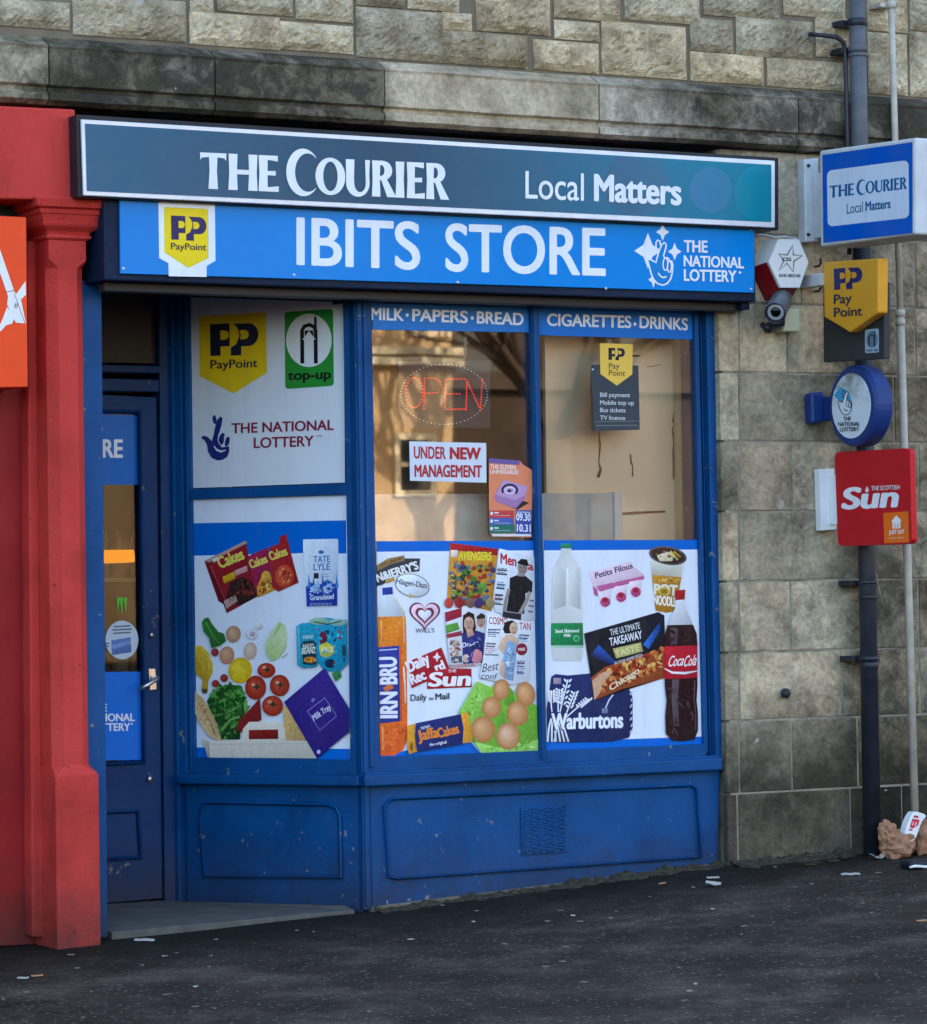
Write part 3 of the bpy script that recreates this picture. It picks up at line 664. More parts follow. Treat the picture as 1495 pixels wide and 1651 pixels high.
# ================================================================== RED NEIGHBOUR
nb = thing('red_shopfront', (-1.6, .0, gz(-1.6)), 'red painted shopfront with stone pilaster next door, at the left edge', 'shopfront')
R = MT['red']; YPf, YPb = -.10, .10
def sect(cx0, cx1, y0, y1, c):                    # square section, corners chamfered by c
    return [(cx0+c, y0), (cx1-c, y0), (cx1, y0+c), (cx1, y1), (cx0, y1), (cx0, y0+c)]
xs0, xs1 = Xat(85, 900, YPf), Xat(146, 900, YPf)
zb, zs_, zt_, zc_ = gz(-1.3)-.1, Zat(110, 1250, YPf), Zat(110, 432, YPf), Zat(110, 386, YPf)
def loft(name, levels, mat, par):
    bm = bmesh.new(); rings = [[bm.verts.new((x, y, z)) for x, y in s] for z, s in levels]
    for a, b in zip(rings, rings[1:]):
        for i in range(len(a)): bm.faces.new((a[i], a[(i+1) % len(a)], b[(i+1) % len(a)], b[i]))
    bm.faces.new(rings[0][::-1]); bm.faces.new(rings[-1]); bmesh.ops.recalc_face_normals(bm, faces=bm.faces[:])
    return mk(name, bm, mat, par)
pw = .006
pil = loft('pilaster', [(zb, sect(xs0-pw, xs1+pw+.01, YPf-.012, YPb, .003)), (zs_, sect(xs0-pw, xs1+pw+.01, YPf-.012, YPb, .003)), (zs_+.035, sect(xs0, xs1-.004, YPf, YPb, .036)),
      (zt_, sect(xs0, xs1-.004, YPf, YPb, .036)), (zt_+.03, sect(xs0, xs1, YPf, YPb, .003)), (zc_+.01, sect(xs0, xs1, YPf, YPb, .003))], R, nb)
cz = lambda y: Zat(110, y, YPf)
caplev = []
for y, d in ((388, .0), (384, .012), (380, .012), (378, .006), (374, .012), (366, .035), (362, .040), (360, .034), (348, .046), (347, .052), (342, .056), (340, .052), (337, .070), (325, .078), (322, .076)):
    caplev.append((cz(y), sect(xs0-d, xs1+d*1.35, YPf-d, YPb, .002)))
loft('capital', caplev, R, pil)
slab('corner_strip', [(44, 388), (58, 388), (71, 1512), (52, 1511)], .03, .2, R, nb, .006)
slab('shop_board', [(-260, 330), (50, 335), (56, 1522), (-260, 1540)], .10, .16, MT['reddk'], nb)
slab('fascia', [(-260, 158), (122, 176), (122, 322), (-260, 318)], -.16, .1, R, nb, .008)
slab('under_fascia_painted_shade', [(-260, 318), (46, 321), (46, 352), (-260, 350)], .06, .12, MT['black'], nb)  # black strip put in for the shade under the fascia
og = slab('hanging_sign_board', [(-260, 334), (42.5, 350), (45, 624), (-260, 628)], -.13, .09, MT['orange'], None, .003)
tag(og, 'orange sign with white scissors on the red shopfront', 'sign')
pr = Print('printed_scissors', FY(-.13), .001, og, 'sign', 'J')
wh = (228, 230, 234)
pr.poly([(-60, -150), (-30, -160), (62, 108), (34, 124)], wh).poly([(108, 60), (110, 118), (74, 152), (64, 122)], wh)
pr.poly([(34, 124), (62, 108), (86, 126), (110, 240), (66, 236), (30, 160)], wh).poly([(0, 250), (30, 170), (60, 215), (52, 240), (12, 252), (0, 272)], wh)
pr.poly([(-110, 300), (0, 244), (40, 180), (52, 214), (8, 268), (-80, 320)], wh)
for sx_ in (63, 71): pr.poly([(sx_, 155), (sx_+4, 155), (sx_+2, 175), (sx_-2, 175)], (60, 50, 50))
pr.line([(20, 108), (60, 100)], 3, (90, 60, 55)).line([(60, 112), (106, 240)], 2.5, (120, 90, 85)); pr.build()
# ================================================================== LETTERING AND LOGOS
def arc(cx, cy, rx, ry, a0, a1, n=12):
    return [(cx+rx*cos(radians(a0+(a1-a0)*i/n)), cy+ry*sin(radians(a0+(a1-a0)*i/n))) for i in range(n+1)]
def band(a, b): return a+b, [(i, i+1, len(a)+i+1, len(a)+i) for i in range(len(a)-1)]
STEM = [(0, 1), (1, 1), (.93, .5), (1.02, 0), (-.02, 0), (.07, .5)]
def one(p): return [(p, [tuple(range(len(p)))])]
def stem(x0, x1): return one([(x0+(x1-x0)*a, b) for a, b in STEM])
GL = {'T': one([(0, 1), (1, 1), (.99, .79), (.92, .86), (.66, .88), (.64, .5), (.68, 0), (.32, 0), (.36, .5), (.34, .88), (.08, .86), (.01, .79)]),
      'H': stem(0, .31)+stem(.69, 1)+one([(.27, .57), (.73, .57), (.73, .44), (.27, .44)]),
      'E': one([(0, 1), (.95, 1), (.95, .84), (.45, .88), (.44, .57), (.85, .58), (.85, .45), (.44, .45), (.45, .12), (1, .16), (1, 0), (0, 0), (.04, .5)]),
      'I': stem(0, 1), 'O': [band(arc(.5, .5, .52, .52, 0, 360, 28), arc(.5, .5, .25, .41, 0, 360, 28))],
      'C': [band(arc(.55, .5, .56, .52, 42, 318, 26), arc(.70, .5, .42, .42, 50, 310, 26))],
      'U': [band([(0, 1), (.02, .5)]+arc(.5, .36, .49, .39, 180, 360, 12)+[(.97, .6), (1, 1)], [(.36, 1), (.34, .5)]+arc(.59, .36, .24, .26, 180, 360, 12)+[(.82, .6), (.80, 1)])],
      'R': stem(0, .38)+[band([(.2, 1)]+arc(.48, .73, .45, .27, 90, -90, 12)+[(.2, .46)], [(.2, .87)]+arc(.42, .73, .15, .15, 90, -90, 12)+[(.2, .58)])]+one([(.40, .5), (.66, .52), (1.12, 0), (.70, 0)])}
CW = [('T', 0, 85, 0, 1), ('H', 92, 93, 0, 1), ('E', 189, 65, 0, 1), ('C', 279, 98, -.06, 1.27), ('O', 374, 93, 0, 1), ('U', 470, 78, 0, 1), ('R', 555, 70, 0, 1), ('I', 631, 28, 0, 1), ('E', 667, 58, 0, 1), ('R', 730, 66, 0, 1)]
def courier(pr, x0, y0, x1, y1, h, col):
    for ch, gx, gw, b0, hh in CW:
        for pts, fc in GL[ch]:
            q = []
            for a, b in pts:
                u = (gx+gw*a)/800.0; v = b0+b*hh; q.append((x0+(x1-x0)*u, y0+(y1-y0)*u-v*h))
            pr.raw(q, fc, col); pr.k -= .8
    pr.k += .8
def aff(ax, ay, bx, by, cx, cy):                  # unit square -> parallelogram: origin a, x-end b, y-end c
    return lambda u, v: (ax+(bx-ax)*u+(cx-ax)*v, ay+(by-ay)*u+(cy-ay)*v)
def pp(pr, m, navy, yel):
    n = lambda pts: [m((x-222)/356.0, (y-232)/250.0) for x, y in pts]
    pr.poly(n([(222, 232), (366, 232), (366, 408), (298, 408), (298, 478), (222, 478)]), navy)
    pr.poly(n([(396, 236), (520, 238)]+arc(505, 325, 73, 88, -80, 90, 10)+[(450, 413), (450, 482), (372, 482), (372, 420), (412, 395), (438, 330), (425, 270)]), navy)
    pr.poly(n([(298, 285), (330, 285)]+arc(330, 321, 31, 36, -90, 90, 8)+[(298, 357)]), yel)
    pr.poly(n([(438, 288), (476, 288)]+arc(474, 324, 33, 36, -90, 90, 8)+[(442, 360), (450, 325)]), yel)
    pr.poly(n([(368, 236), (396, 236), (425, 270), (438, 330), (412, 395), (370, 414)]), yel)
def star(pr, cx, cy, rx, ry, col):
    k = .33; pr.poly([(cx, cy-ry), (cx+rx*k, cy-ry*k), (cx+rx, cy), (cx+rx*k, cy+ry*k), (cx, cy+ry), (cx-rx*k, cy+ry*k), (cx-rx, cy), (cx-rx*k, cy-ry*k)], col)
HAND = [(276, 495), (302, 486), (340, 506), (358, 522), (372, 470), (392, 400), (420, 335), (446, 316), (464, 334), (458, 380), (436, 450), (448, 470), (478, 470), (500, 500), (520, 505), (530, 540), (524, 620), (510, 680), (478, 725), (430, 747), (378, 730), (338, 690), (312, 630), (294, 560)]
def hand_outline(pr, m, col, fill=None, w=12, s=1.0):
    q = lambda pts: [m(*p) for p in pts]
    if fill: pr.poly(q(HAND), fill)
    pr.line(q([(376, 425), (362, 370), (360, 320), (378, 292), (398, 300), (406, 345)]), w*s, col)
    pr.line(q(HAND), w*s, col, True)
    pr.line(q(arc(456, 535, 24, 62, 0, 360, 16)[:-1]), w*.8*s, col, True).line(q(arc(496, 560, 20, 56, 0, 360, 16)[:-1]), w*.8*s, col, True)
    pr.line(q([(384, 622), (404, 654), (434, 670), (466, 660)]), w*s, col)
def lottery_solid(pr, dx=0, dy=0, navy=(32, 42, 110), bgc=(205, 212, 226)):
    o = lambda pts: [(x+dx, y+dy) for x, y in pts]
    pr.poly(o([(222, 1014), (240, 1000), (268, 1008), (296, 1036), (306, 1000), (316, 950), (332, 895), (352, 872), (368, 884), (360, 930), (344, 985), (340, 1040), (360, 1078), (412, 1072), (412, 1105), (398, 1142), (366, 1162), (330, 1164), (292, 1146), (270, 1106), (262, 1056), (244, 1030)]), navy)
    pr.ell(314+dx, 893+dy, 13, 30, navy, -8); pr.ell(362+dx, 1022+dy, 19, 42, navy, 14); pr.ell(398+dx, 1040+dy, 15, 34, navy, 14)
    pr.line(o([(344, 985), (336, 1030), (350, 1062)]), 5, bgc).line(o([(381, 1000), (378, 1050)]), 5, bgc)
    pr.line(o([(308, 1068), (330, 1096), (358, 1106), (390, 1096)]), [4, 13, 13, 4], bgc)
WH = (226, 231, 240); NAVY = (42, 42, 92); YEL = (232, 204, 34)

# ================================================================== FASCIA SIGNS
cs = thing('newspaper_fascia_sign', Pt(690, 320, -.24), 'long slate grey fascia sign reading THE COURIER Local Matters', 'sign')
tl, tr, br_, bl_ = (123, 184), (1256, 254), (1256, 371), (126, 318)
slab('frame', [tl, tr, br_, bl_], -.232, -.10, MT['black'], cs, .004)
slab('trim', [(131, 192), (1250, 259), (1250, 367), (135, 315)], -.246, -.233, MT['silver'], cs, .003)
q4 = [(137, 199), (1244, 265.5), (1244, 358), (140, 308)]
pr = Print('printed_panel', FY(-.246), .001, cs, 'sign')
def lerp2(a, b, t): return (a[0]+(b[0]-a[0])*t, a[1]+(b[1]-a[1])*t)
N = 24; top = [lerp2(q4[0], q4[1], i/N) for i in range(N+1)]; bot = [lerp2(q4[3], q4[2], i/N) for i in range(N+1)]
def gcol(t):
    st_ = [(0, (44, 96, 126)), (.45, (42, 78, 102)), (.66, (52, 98, 124)), (.8, (44, 112, 142)), (.92, (28, 120, 146)), (1, (4, 116, 138))]
    for (a, c), (b, d) in zip(st_, st_[1:]):
        if a <= t <= b: return tuple(c[i]+(d[i]-c[i])*(t-a)/(b-a) for i in range(3))
cols = [gcol(i/N) for i in range(N+1)]
pr.raw(top+bot, [(i, i+1, N+2+i, N+1+i) for i in range(N)], cols+cols)
pr.f = 'H'
def disc(cx, cy, r, col, c2):                     # printed pale discs, cut off at the panel's edge
    yt_ = lambda x: (199+(x/1.993+745-137)*.0601)*1.993+3; yb_ = lambda x: (308+(x/1.993+745-140)*.0453)*1.993-3
    pts = []
    for a in range(0, 360, 8):
        x = min(992, cx+r*cos(radians(a))); y = cy+r*1.08*sin(radians(a)); pts.append((x, max(yt_(x), min(yb_(x), y))))
    pr.poly(pts, [c2 if p[0] > cx else col for p in pts])
disc(560, 590, 105, (60, 102, 128), (58, 110, 138)); disc(800, 610, 68, (62, 120, 156), (52, 120, 152)); disc(960, 620, 85, (20, 130, 152), (6, 120, 142))
pr.build()
pr = Print('masthead_lettering', FY(-.246), .004, cs, 'sign', 'G'); courier(pr, 643, 605, 1440, 642, 116, WH); pr.build()
pr = Print('slogan_lettering', FY(-.246), .004, cs, 'sign', 'H'); pr.txt('Local', 204, 637, 392, 645, 88, WH, .008); pr.build()
pr = Print('slogan_lettering', FY(-.246), .004, cs, 'sign', 'H'); pr.txt('Matters', 424, 646, 706, 660, 88, WH, .04); pr.build()

def lowspec(m, v):
    m.node_tree.nodes['Principled BSDF'].inputs['Specular IOR Level'].default_value = v; return m
ss = thing('store_name_sign', Pt(700, 457, -.20), 'bright blue fascia board reading IBITS STORE under the slate sign', 'sign')
slab('board', [(193, 318), (1217, 363), (1216.5, 472), (194.5, 441)], -.204, -.192, lowspec(plain('bright_blue_acrylic', (0, 126, 208), .17, 0, .04, 3), .09), ss, .002)
SSP = FY(-.204)
pr = Print('payment_badge', SSP, .001, ss, 'sign', 'T')
pr.poly([(190, 44), (565, 62), (567, 112), (663, 118), (670, 688), (582, 738), (580, 850), (200, 842), (197, 712), (104, 658), (97, 90), (190, 92)], WH)
pr.poly([(152, 146), (596, 166), (600, 660), (398, 760), (156, 604)], (214, 200, 40)); pr.poly([(160, 152), (588, 172), (592, 655), (398, 750), (164, 600)], YEL)
pp(pr, aff(222, 232, 578, 246, 226, 478), NAVY, YEL); pr.txt('PayPoint', 222, 572, 578, 584, 66, (50, 46, 66), .02); pr.build()
pr = Print('lettering', SSP, .001, ss, 'sign', 'O')
pr.txt('IBITS', 478, 427, 678, 435, 77, WH, .021); pr.build()
pr = Print('lettering', SSP, .001, ss, 'sign', 'O'); pr.txt('STORE', 718, 437, 977, 445, 77, WH, .021); pr.build()
pr = Print('lottery_logo', SSP, .001, ss, 'sign', 'Q')
star(pr, 428, 212, 68, 88, WH); star(pr, 280, 400, 138, 182, WH); star(pr, 548, 408, 68, 90, WH); star(pr, 335, 690, 52, 82, WH)
hand_outline(pr, lambda x, y: (x, y), WH, (0, 124, 198), 15)
pr.txt('THE', 640, 414, 880, 420, 122, WH, .035); pr.txt('NATIONAL', 638, 556, 1246, 578, 112, WH, .035); pr.txt('LOTTERY', 640, 702, 1170, 716, 118, WH, .035)
pr.ell(1205, 618, 13, 13, WH); pr.build()
for x, y in ((199, 320.5), (199, 433), (470, 333), (474, 443), (736, 345), (738, 455), (975, 356), (977, 465), (1211, 370), (1211, 466)):
    p = Pt(x, y, -.204); tube('screw', [p, p+Vector((0, -.003, 0))], .0055, MT['silver'], ss, 10)

# ================================================================== SIGNS ON THE ASHLAR PIER
def flag(px, py, Yw): return XP(Xat(px, py, Yw))
# newspaper box sign
P1 = flag(1322, 320, -.22)
bx = thing('newspaper_box_sign', P1.at(1324, 398), 'blue and white THE COURIER box sign jutting from the wall, topmost', 'sign')
a, b, c, d = [P1.at(*fx('Y', *p)) for p in ((192, 318), (1355, 160), (1355, 1330), (205, 1480))]
prism('casing', [a, b, c, d], (.20, 0, 0), MT['whitemetal'], bx, .012, 3)
pr = Print('printed_face', P1, .002, bx, 'sign', 'Y')
pr.poly([(232, 372), (1318, 216), (1318, 1312), (244, 1432)], (0, 86, 186)); pr.rrect([(288, 562), (1272, 432), (1280, 1128), (298, 1236)], 62, (205, 216, 232))
courier(pr, 320, 890, 1250, 780, 145, (18, 98, 150)); pr.txt('Local', 528, 1082, 722, 1054, 122, (40, 70, 110), .0).txt('Matters', 752, 1046, 1056, 1012, 112, (24, 90, 140), .035); pr.build()
slab('wall_bracket', [(1297, 257), (1320, 254), (1322, 389), (1299, 390)], -.115, -.062, MT['whitemetal'], bx, .004)
m0 = P1.at(1321, 275); m1 = P1.at(1323, 380)
box('bracket_arm', P1.o.x+.04, P1.o.x+.10, a.y+.004, -.115, m1.z, m0.z, MT['whitemetal'], bx, .004)
for y in (267, 378):
    p = Pt(1303, y, -.115); tube('bolt', [p, p+Vector((0, -.008, 0))], .007, MT['cast'], bx, 8)
# payment flag sign with the dark board behind
P2 = flag(1328, 500, -.20)
ppn = thing('payment_flag_sign', P2.at(*fx('I', 697, 685)), 'yellow pointed PayPoint flag sign on a dark board', 'sign')
prism('dark_board', [P2.at(*fx('I', *p)) for p in ((695, 300), (997, 290), (996, 668), (697, 685))], (.03, 0, 0), MT['dark'], ppn, .003)
P2f = Pl((P2.o.x-.05, 0, 0), (-1, 0, 0))
prism('pointed_plate', [P2f.at(*fx('I', *p)) for p in ((696, 192), (968, 172), (966, 440), (828, 538), (700, 462))], (.05, 0, 0), MT['yellow'], ppn, .006, 2)
pr = Print('lettering', P2f, .001, ppn, 'sign', 'I')
pp(pr, aff(748, 224, 888, 212, 750, 330), NAVY, (212, 150, 36)); pr.txt('Pay', 748, 398, 836, 390, 46, (52, 48, 70), .02).txt('Point', 748, 462, 888, 454, 46, (52, 48, 70), .02); pr.build()
pr = Print('top_up_sticker', P2, .001, ppn, 'sign', 'I'); pr.rrect([(902, 524), (970, 518), (971, 636), (903, 641)], 8, (150, 172, 186)); pr.ell(937, 572, 28, 42, (96, 116, 134))
pr.line([(922, 605), (922, 560), (934, 548), (948, 560), (948, 605)], 7, (24, 26, 32)).line([(950, 560), (950, 530)], 5, (24, 26, 32)); pr.txt('top-up', 908, 632, 966, 627, 13, (30, 34, 44), .03); pr.build()
box('bracket_arm', P2.o.x-.02, P2.o.x+.02, P2.at(1330, 450).y+.004, YW, P2.at(1330, 460).z, P2.at(1330, 440).z, MT['whitemetal'], ppn, .003)
for y in (430, 470):
    p = Pt(1314, y, YW); tube('hook', [p, p+Vector((0, -.03, 0)), p+Vector((.0, -.045, .012)), p+Vector((0, -.04, .03))], .005, MT['cast'], ppn, 6)
# round lottery sign
P3 = flag(1336, 655, -.18)
lo = thing('round_lottery_sign', P3.at(1372, 724), 'round blue-rimmed National Lottery sign on the wall, mouldy at the top', 'sign')
ctr = P3.at(*fx('I', 837, 900)); ry_ = (P3.at(*fx('I', 837, 700)).z-P3.at(*fx('I', 837, 1104)).z)/2
def drum(name, c, r, x0, x1, mat, par, n=40, b=.01):
    bm = bmesh.new(); lv = [(x0, r-b), (x0+b*.6, r-b*.2), (x0+b, r), (x1-b, r), (x1, r-b)]
    rings = [[bm.verts.new((c.x+x, c.y+rr*cos(2*pi*k/n), c.z+rr*sin(2*pi*k/n))) for k in range(n)] for x, rr in lv]
    for p, q in zip(rings, rings[1:]):
        for k in range(n): bm.faces.new((p[k], p[(k+1) % n], q[(k+1) % n], q[k]))
    bm.faces.new(rings[0]); bm.faces.new(rings[-1]); bmesh.ops.recalc_face_normals(bm, faces=bm.faces[:])
    return mk(name, bm, mat, par)
drum('casing', ctr, ry_, 0, .095, MT['royal'], lo, 44, .014)
kk = NT('mouldy_white_sign_face'); n_ = kk.noise(kk.pos(), 14, 6, .75); sx = kk.n('ShaderNodeSeparateXYZ'); kk.l(kk.pos(), sx.inputs[0])
mr = kk.n('ShaderNodeMapRange'); kk.l(sx.outputs['Z'], mr.inputs[0]); mr.inputs[1].default_value = ctr.z-.02; mr.inputs[2].default_value = ctr.z+ry_*.8
kk.base(kk.mix(kk.math('MULTIPLY', kk.ramp(n_, [(.42, G(0)), (.62, G(1))]), mr.outputs[0]), lin((205, 214, 222)), lin((92, 100, 78)))); kk.rough(.4)
drum('face', ctr+Vector((-.004, 0, 0)), ry_*.80, 0, .003, kk.m, lo, 40, .001)
pr = Print('printed_logo', P3, .0052, lo, 'sign', 'I')
pr.poly([(748, 848), (782, 806), (822, 832), (836, 880), (778, 878)], (58, 150, 190)); hand_outline(pr, lambda x, y: (768+(x-276)*.27, 852+(y-400)*.27), (36, 46, 60), (206, 214, 222), 4)
for t, x0, x1, y in (('THE', 795, 832, 974), ('NATIONAL', 770, 876, 1000), ('LOTTERY', 778, 872, 1026)): pr.txt(t, x0, y, x1, y-2, 20, (36, 52, 62), .03)
pr.build()
xa_, ya_ = fx('I', 640, 905); slab('mounting_block', [fx('I', *p) for p in ((638, 836), (702, 828), (705, 980), (642, 988))], -.12, -.063, MT['royal'], lo, .012, 3)
box('mount_arm', ctr.x+.02, ctr.x+.075, ctr.y+ry_*.8, -.10, ctr.z-.05, ctr.z+.05, MT['royal'], lo, .006)
# red newspaper flag sign
P4 = flag(1348, 800, -.16)
rs = thing('red_newspaper_sign', P4.at(1352, 880), 'red flag sign with white Sun masthead and an orange sticker', 'sign')
c4 = [Vector(fx('I', *p)) for p in ((750, 1128), (1124, 1108), (1134, 1582), (768, 1592))]
pts = []
for i in range(4):
    p = c4[i]; u = (c4[i-1]-p).normalized(); w = (c4[(i+1) % 4]-p).normalized()
    for j in range(5):
        t = j/4*pi/2; q = p+u*8*(1-sin(t))+w*8*(1-cos(t)); pts.append(P4.at(q.x, q.y))
prism('plate', pts, (.028, 0, 0), MT['signred'], rs, .003)
pr = Print('masthead', P4, .001, rs, 'sign', 'I')
pr.txt('Sun', 782, 1412, 1062, 1400, 108, (232, 234, 238), .045, .16); pr.txt('THE SCOTTISH', 932, 1318, 1072, 1312, 22, (226, 222, 224), .02, .1); pr.poly([(902, 1316), (912, 1296), (922, 1314), (918, 1326), (906, 1326)], (226, 222, 224)); pr.build()
pr = Print('orange_sticker', P4, .001, rs, 'sign', 'I'); pr.poly([(992, 1428), (1116, 1420), (1120, 1572), (998, 1578)], (238, 110, 30))
pr.poly([(1032, 1470), (1056, 1440), (1082, 1466), (1076, 1470), (1076, 1504), (1038, 1506), (1038, 1474)], (240, 238, 232)).line([(1050, 1504), (1050, 1480)], 4, (238, 110, 30)).line([(1064, 1503), (1064, 1480)], 4, (238, 110, 30))
pr.txt('JUST EAT', 1020, 1534, 1096, 1530, 20, (240, 236, 230), .03).txt('order online', 1022, 1556, 1094, 1552, 8, (240, 220, 200), .0); pr.build()
slab('wall_plate', [fx('I', *p) for p in ((678, 1212), (752, 1207), (764, 1510), (688, 1516))], -.105, -.064, MT['white'], rs, .003)
z0_, z1_ = P4.at(1351, 845).z, P4.at(1351, 765).z
box('bracket_arm', P4.o.x+.004, P4.o.x+.022, P4.at(1350, 800).y+.006, -.106, z0_, z1_, MT['white'], rs, .002)
# alarm box
al = thing('alarm_box', Pt(1268, 480, -.06), 'hexagonal white and dark red alarm box beside the blue board', 'alarm')
hx = fp('S', [(505, 140), (815, 140), (955, 480), (825, 862), (540, 862), (360, 480)]); hx = [Pt(x, y, -.165) for x, y in hx]
cen = sum(hx, Vector())/6
def hexring(s, y, dz=0): return [Vector((cen.x+(p.x-cen.x)*s, y, cen.z+(p.z-cen.z)*s+dz)) for p in hx]
bm = bmesh.new(); rr = [[bm.verts.new(v) for v in q] for q in (hexring(1.22, -.058, -.022), hexring(1.17, -.09, -.02), hexring(.99, -.15))]
for p, q in zip(rr, rr[1:]):
    for k in range(6): bm.faces.new((p[k], p[(k+1) % 6], q[(k+1) % 6], q[k]))
bm.faces.new(rr[-1]); bm.faces.new(rr[0][::-1]); bmesh.ops.recalc_face_normals(bm, faces=bm.faces[:])
mk('base', bm, MT['alarmred'], al)
bm = bmesh.new(); f_ = hexring(.985, -.165); g_ = hexring(1.0, -.160); h_ = hexring(1.0, -.150)
rings = [[bm.verts.new(v) for v in q] for q in (f_, g_, h_)]
for p, q in zip(rings, rings[1:]):
    for k in range(6): bm.faces.new((p[k], p[(k+1) % 6], q[(k+1) % 6], q[k]))
bm.faces.new(rings[0])
back = hexring(1.225, -.062, -.016); bk2 = [bm.verts.new(back[k]) for k in (5, 0, 1, 2)]     # white upper skirt over the red base
for i, k in enumerate((5, 0, 1)): bm.faces.new((rings[2][k], rings[2][(k+1) % 6], bk2[i+1], bk2[i]))
bmesh.ops.recalc_face_normals(bm, faces=bm.faces[:]); mk('cover', bm, MT['white'], al)
pr = Print('printed_star', FY(-.165), .001, al, 'sign', 'S')
so5 = [(720, 235), (728, 375), (862, 385), (738, 470), (725, 625), (635, 498), (518, 605), (590, 455), (515, 362), (640, 375)]
pr.line(so5, 28, (128, 130, 134), True); pr.txt('CSS', 562, 468, 700, 468, 55, (40, 40, 46), .04).txt('0345 802740', 515, 700, 832, 706, 45, (52, 62, 76), .03); pr.build()
# security camera and its junction box
cc = thing('security_camera', Pt(*fx('S', 400, 1490), -.12), 'grey bullet security camera under the alarm box', 'camera')
e0 = Pt(*fx('S', 560, 1030), -.12); e1 = Pt(*fx('S', 470, 1215), -.30)
ax = (e1-e0).normalized(); bm = bmesh.new(); add_tube(bm, [e0-ax*.012, e0, e1], [.032, .041, .041], 20); mk('housing', bm, MT['cctv'], cc, True)
bm = bmesh.new(); add_tube(bm, [e0-ax*.0, e0+ax*.02, e1+ax*.025, e1+ax*.03], [.043, .0445, .0445, .043], 20, False); mk('sun_hood', bm, MT['cctv'], cc, True)
bm = bmesh.new(); add_tube(bm, [e1, e1+ax*.006], [.036, .034], 20); ln = mk('lens_ring', bm, MT['silver'], cc, True)
bm = bmesh.new(); add_tube(bm, [e1+ax*.006, e1+ax*.009], [.022, .020], 18); mk('lens', bm, MT['lens'], cc, True)
q0 = Pt(*fx('S', 440, 1400), -.12)
tube('bracket', [e0+ax*.06-Vector((0, 0, .035)), q0+Vector((0, -.05, 0)), q0, Vector((q0.x+.01, -.064, q0.z-.012))], [.016, .020, .020, .024], MT['cast'], cc, 10)
p = Pt(*fx('S', 375, 1470), -.15); tube('pivot_screw', [p+Vector((0, .05, .02)), p], .013, MT['cast'], cc, 10)
jb = slab('junction_box', [fx('S', *p) for p in ((640, 1165), (825, 1172), (828, 1508), (580, 1505))], -.135, -.062, MT['cream'], None, .006, 2)
tag(jb, 'small cream plastic junction box beside the security camera', 'junction box')
tag(tube('alarm_cable', [Pt(1217, 381, -.07), Pt(1224, 378, -.075), Pt(1236, 379, -.07), Pt(1250, 383, -.066), Pt(1266, 381, -.066), Pt(1282, 385, -.068), Pt(1294, 392, -.066)], .004, MT['whitemetal'], None, 6), 'thin pale cable running from the blue board to the alarm box', 'cable')
# pipes
def dline(px0, py0, px1, py1, Y, f): return Pt(px0+(px1-px0)*f, py0+(py1-py0)*f, Y)
dp = thing('downpipe', Pt(1407, 1380, -.185), 'thick dark cast iron downpipe on the ashlar wall', 'downpipe')
DA, DB = (1381.5, -30), (1407, 1384)
def dpt(y): return Pt(DA[0]+(DB[0]-DA[0])*(y-DA[1])/(DB[1]-DA[1]), y, -.185)
tube('upper_pipe', [dpt(-30), dpt(400)], .036, MT['zinc'], dp, 18); tube('lower_pipe', [dpt(400.2), dpt(1384)], .037, MT['cast'], dp, 18)
for y0, y1, r in ((30, 42, .042), (74, 84, .043), (86, 92, .041), (936, 942, .042), (960, 966, .041), (1058, 1066, .045), (1067, 1078, .041), (600, 612, .043)):
    bm = bmesh.new(); add_tube(bm, [dpt(y0), dpt(y0+1), dpt(y1-1), dpt(y1)], [r*.93, r, r, r*.93], 18); mk('collar', bm, MT['cast'] if y0 > 300 or y0 < 50 else MT['zinc'], dp, True)
for y in (36, 80, 940, 1062):
    p = dpt(y); box('wall_fixing', p.x-.06, p.x+.06, p.y+.03, YW, p.z-.012, p.z+.012, MT['cast'], dp, .003)
tag(tube('overflow_pipe', [Pt(1306, 54, -.05), Pt(1308, 55, -.14), Pt(1330, 57, -.15), Pt(1350, 60, -.15), Pt(1360, 68, -.15), Pt(1363, 82, -.15), Pt(1364.5, 130, -.165), Pt(1367, 240, -.165), Pt(1370, 410, -.10)], .010, MT['cast'], None, 10), 'thin black overflow pipe bending down beside the thick downpipe', 'pipe')
gp = thing('grey_waste_pipe', Pt(1474, 1330, -.16), 'slim pale grey pipe running down right of the downpipe', 'pipe')
g0 = lambda y: Pt(lx((1437, 0), (1476, 1335))(y), y, -.16)
tube('pipe', [g0(-30), g0(505)], .014, MT['greypipe'], gp, 12); tube('lower_pipe', [g0(505.2), g0(1334)], .0175, MT['greypipe'], gp, 12)
for y in (8, 505, 520):
    p = g0(y); bm = bmesh.new(); add_tube(bm, [p-Vector((0, 0, .014)), p+Vector((0, 0, .014))], .021, 12); mk('joint', bm, MT['greypipe'], gp, True)
box('pipe_clip', g0(8).x-.05, g0(8).x+.02, YW, -.15, g0(8).z-.01, g0(8).z+.01, MT['greypipe'], gp, .003)
wb = tube('iron_wall_bolt', [Pt(1268, 1117, YW), Pt(1267, 1118, YW-.035), Pt(1266, 1120, YW-.05)], [.019, .022, .014], MT['cast'], None, 10); tag(wb, 'rusty stub of iron bolt in the ashlar wall', 'bolt')
tag(tube('hanging_wire', [Pt(1407, 870, -.165), Pt(1409, 900, -.16), Pt(1413, 925, -.15), Pt(1418, 950, -.14), Pt(1425, 980, -.10)], .0022, MT['greypipe'], None, 5), 'loose pale wire hanging beside the downpipe under the red sign', 'wire')
